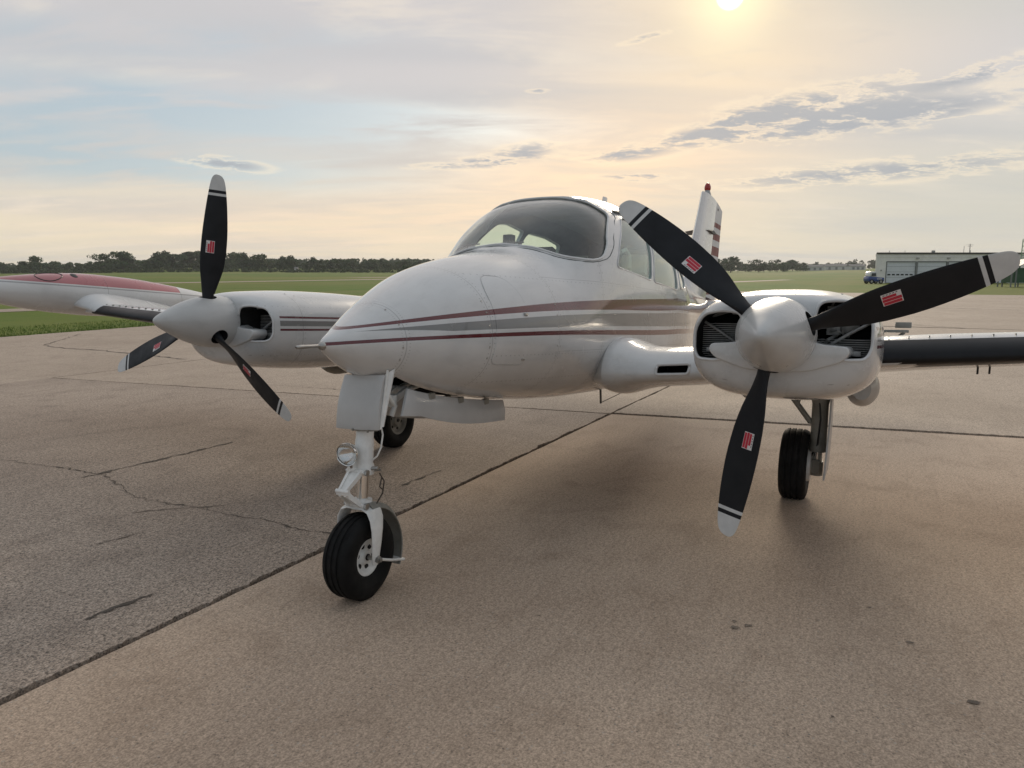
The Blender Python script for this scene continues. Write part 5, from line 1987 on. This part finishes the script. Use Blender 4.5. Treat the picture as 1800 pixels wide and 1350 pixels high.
def build_trees():
    rnd = random.Random(21)
    crowns, trunks = [], []
    for k in range(7):
        h = 10.0
        w = rnd.uniform(9.0, 14.0)
        vs, fs = crown_mesh('crown', h, w, 40 + k, 900, .55)
        crowns.append(mk_mesh('crown', vs, fs, [M_LEAF[k % 2]], smooth=False))
        trunks.append(trunk_mesh('trunk', h, 60 + k))
    # (column in the photo, distance, height)
    spots = []
    prof = [(-40, 7.5), (0, 6.5), (60, 9.0), (100, 7.5), (150, 6.5), (180, 9.5), (200, 12.0), (250, 13.5), (300, 13.0), (350, 13.0), (420, 12.0), (500, 10.5), (560, 9.5), (620, 8.5), (690, 8.0), (740, 7.0), (800, 7)]
    def ph(px):
        for (a, ha), (b, hb) in zip(prof[:-1], prof[1:]):
            if a <= px <= b:
                return ha + (hb - ha) * (px - a) / (b - a)
        return 9.0
    px = -40.0
    while px < 790:
        hh = ph(px)
        spots.append((px + rnd.uniform(-3, 3), rnd.uniform(470, 540), hh * rnd.choice((.58, .72, .84, 1.0)) * rnd.uniform(.93, 1.07), 'left'))
        px += rnd.uniform(7, 12.5)
    px = 1262.0
    while px < 1545:
        big = 11.0 if px < 1300 else (9.5 if px < 1400 else 6.0)
        spots.append((px, rnd.uniform(520, 640) if px < 1420 else rnd.uniform(700, 850), big * rnd.uniform(.7, 1.15), 'right'))
        px += rnd.uniform(8, 14)
    for px, d, h in ((712, 300, 4.0), (735, 310, 3.8), (60, 470, 11), (185, 475, 12), (430, 480, 12)):
        spots.append((px, d, h, 'left'))
    for i, (px, d, h, side) in enumerate(spots):
        p = polar(px, d)
        k = rnd.randrange(7)
        t = empty('tree', (p.x, p.y, ground_z(p.x, p.y)), rnd.uniform(0, 6.28))
        sc = h / 10.0
        t.scale = (sc * rnd.uniform(1.0, 1.35), sc * rnd.uniform(1.0, 1.35), sc)
        if side == 'left':
            seg = ('beyond the red tip tank' if px < 150 else 'just left of the upright far propeller blade' if px < 360 else 'just right of the upright far propeller blade' if px < 560 else 'close left of the airplane nose')
            tag(t, 'green tree in the distant tree line ' + seg, 'tree', 'distant trees ' + seg)
        else:
            seg = 'right behind the tail fin' if px < 1400 else 'close left of the white hangar'
            tag(t, 'green tree in the distant tree line ' + seg, 'tree', 'distant trees ' + seg)
        add('crown', crowns[k], t)
        add('trunk', trunks[k], t)
    # woods behind that read as one mass
    for name, lab, rng in (('distant_wood', 'dark wooded ridge behind the tree line on the left', (-900, 900, 560, 1100, 1000, 9)), ('distant_wood', 'hazy wooded ridge on the horizon to the right', (900, 2700, 800, 1500, 620, 11))):
        vs, fs = [], []
        for k in range(rng[4]):
            px, d = rnd.uniform(rng[0], rng[1]), rnd.uniform(rng[2], rng[3])
            p = polar(px, d)
            z = ground_z(p.x, p.y)
            h = rng[5] * rnd.uniform(.7, 1.1)
            v2, f2 = crown_mesh('c', h, h * 1.1, 1000 + k, 130, 1.15)
            o = len(vs)
            vs += [(q.x + p.x, q.y + p.y, q.z + z - h * .1) for q in v2]
            fs += [tuple(j + o for j in f) for f in f2]
        tag(add(name, mk_mesh(name, vs, fs, [M_LEAF[0]], smooth=False)), lab, 'wood', kind='stuff')
    # low hedge-like scrub at the foot of the left tree line
    vs, fs = [], []
    for k in range(260):
        px, d = rnd.uniform(-40, 760), rnd.uniform(440, 475)
        p = polar(px, d)
        z = ground_z(p.x, p.y)
        h = rnd.uniform(1.6, 3.6)
        v2, f2 = crown_mesh('c', h, h * 1.8, 3000 + k, 60, .5)
        o = len(vs)
        vs += [(q.x + p.x, q.y + p.y, q.z + z - h * .25) for q in v2]
        fs += [tuple(j + o for j in f) for f in f2]
    tag(add('field_scrub', mk_mesh('field_scrub', vs, fs, [M_LEAF[1]], smooth=False)), 'low scrub along the foot of the left tree line', 'scrub', kind='stuff')


build_trees()


def build_houses():
    M_HS = mat('far_house_wall', (0.55, 0.55, 0.53), 0.7)
    M_RF = mat('far_house_roof', (0.20, 0.19, 0.18), 0.8)
    spots = [(1432, 640, 16, 3.2, 'long low pale shed on the horizon, leftmost of three'), (1470, 660, 20, 3.4, 'long pale shed on the horizon, middle of three'), (1508, 640, 13, 3.0, 'pale shed on the horizon nearest the hangar')]
    for px, d, w, h, lab in spots:
        p = polar(px, d)
        t = tag(empty('far_shed', (p.x, p.y, ground_z(p.x, p.y) + .0), math.atan2(RT.y, RT.x)), lab, 'shed', 'sheds on the horizon')
        f = MB()
        f.box((-w / 2, 0, -1), (w / 2, 9, h))
        add('wall', f.mesh('wall', M_HS, smooth=False), t)
        f = MB()
        f.prism([(-.6, h), (9.6, h), (4.5, h + 1.7)], lambda a, b: (-w / 2 - .3, a, b), lambda a, b: (w / 2 + .3, a, b))
        add('roof', f.mesh('roof', M_RF, smooth=False), t)
        for k in range(3):
            f = MB()
            x = -w * .3 + k * w * .3
            f.box((x - 1, -.05, .2), (x + 1, -.01, h * .75))
            add('door', f.mesh('door', M_HFRAME, smooth=False), t)
    for px, d, lab in ((520, 455, 'small white house at the edge of the trees left of the cabin'),):
        p = polar(px, d)
        t = tag(empty('far_house', (p.x, p.y, ground_z(p.x, p.y)), math.atan2(RT.y, RT.x)), lab, 'house')
        f = MB()
        f.box((-.9, 0, 0), (.9, 3, 2.2))
        add('wall', f.mesh('wall', M_WHITE, smooth=False), t)
        f = MB()
        f.prism([(-.2, 2.2), (3.2, 2.2), (1.5, 3.2)], lambda a, b: (-1.1, a, b), lambda a, b: (1.1, a, b))
        add('roof', f.mesh('roof', M_RF, smooth=False), t)


build_houses()


def tidy():
    """loose pieces that can be told apart become objects of their own; tiny hardware is stuff"""
    for o in list(bpy.data.objects):
        k = o.name.split('.')[0]
        if k in ('fastener', 'screw', 'hub_bolt', 'vortex_tab', 'cylinder_fins'):
            o['kind'] = 'stuff'
        if k in ('latch', 'hinge', 'fuel_drain', 'defroster_rod', 'stay', 'rung', 'safety_wire', 'drag_brace', 'pivot_bolt', 'exhaust_vane', 'antenna_bar', 'ignition_lead', 'door_edge', 'door_frame', 'bracket'):
            bm = bmesh.new()
            bm.from_mesh(o.data)
            left = set(bm.verts)
            groups = []
            while left:
                st, g = [left.pop()], set()
                while st:
                    u = st.pop()
                    g.add(u)
                    for e in u.link_edges:
                        w = e.other_vert(u)
                        if w in left:
                            left.discard(w)
                            st.append(w)
                groups.append(g)
            if len(groups) > 1:
                bm.verts.index_update()
                ids = [set(v.index for v in g) for g in groups]
                first = True
                for g in ids:
                    b2 = bm.copy()
                    b2.verts.ensure_lookup_table()
                    bmesh.ops.delete(b2, geom=[v for v in b2.verts if v.index not in g], context='VERTS')
                    me = bpy.data.meshes.new(k)
                    b2.to_mesh(me)
                    b2.free()
                    for m in o.data.materials:
                        me.materials.append(m)
                    finish(me)
                    if first:
                        old, first = o.data, False
                        o.data = me
                    else:
                        c = o.copy()
                        c.data = me
                        COL.objects.link(c)
            bm.free()


tidy()


def build_haze():
    """thin evening haze: one even box of air round the whole place"""
    f = MB()
    f.box((-3100, -3100, -2.0), (3100, 3100, 48.0))
    m = bpy.data.materials.new('haze_air')
    m.use_nodes = True
    t = NT(m.node_tree)
    t.n.clear()
    v = t.new('ShaderNodeVolumePrincipled')
    v.inputs['Color'].default_value = (0.90, 0.92, 0.95, 1)
    v.inputs['Density'].default_value = 0.00016
    v.inputs['Anisotropy'].default_value = 0.3
    t.l.new(v.outputs[0], t.new('ShaderNodeOutputMaterial').inputs['Volume'])
    tag(add('haze', f.mesh('haze', m, smooth=False)), 'thin evening haze over the airfield', 'haze', kind='stuff')


build_haze()
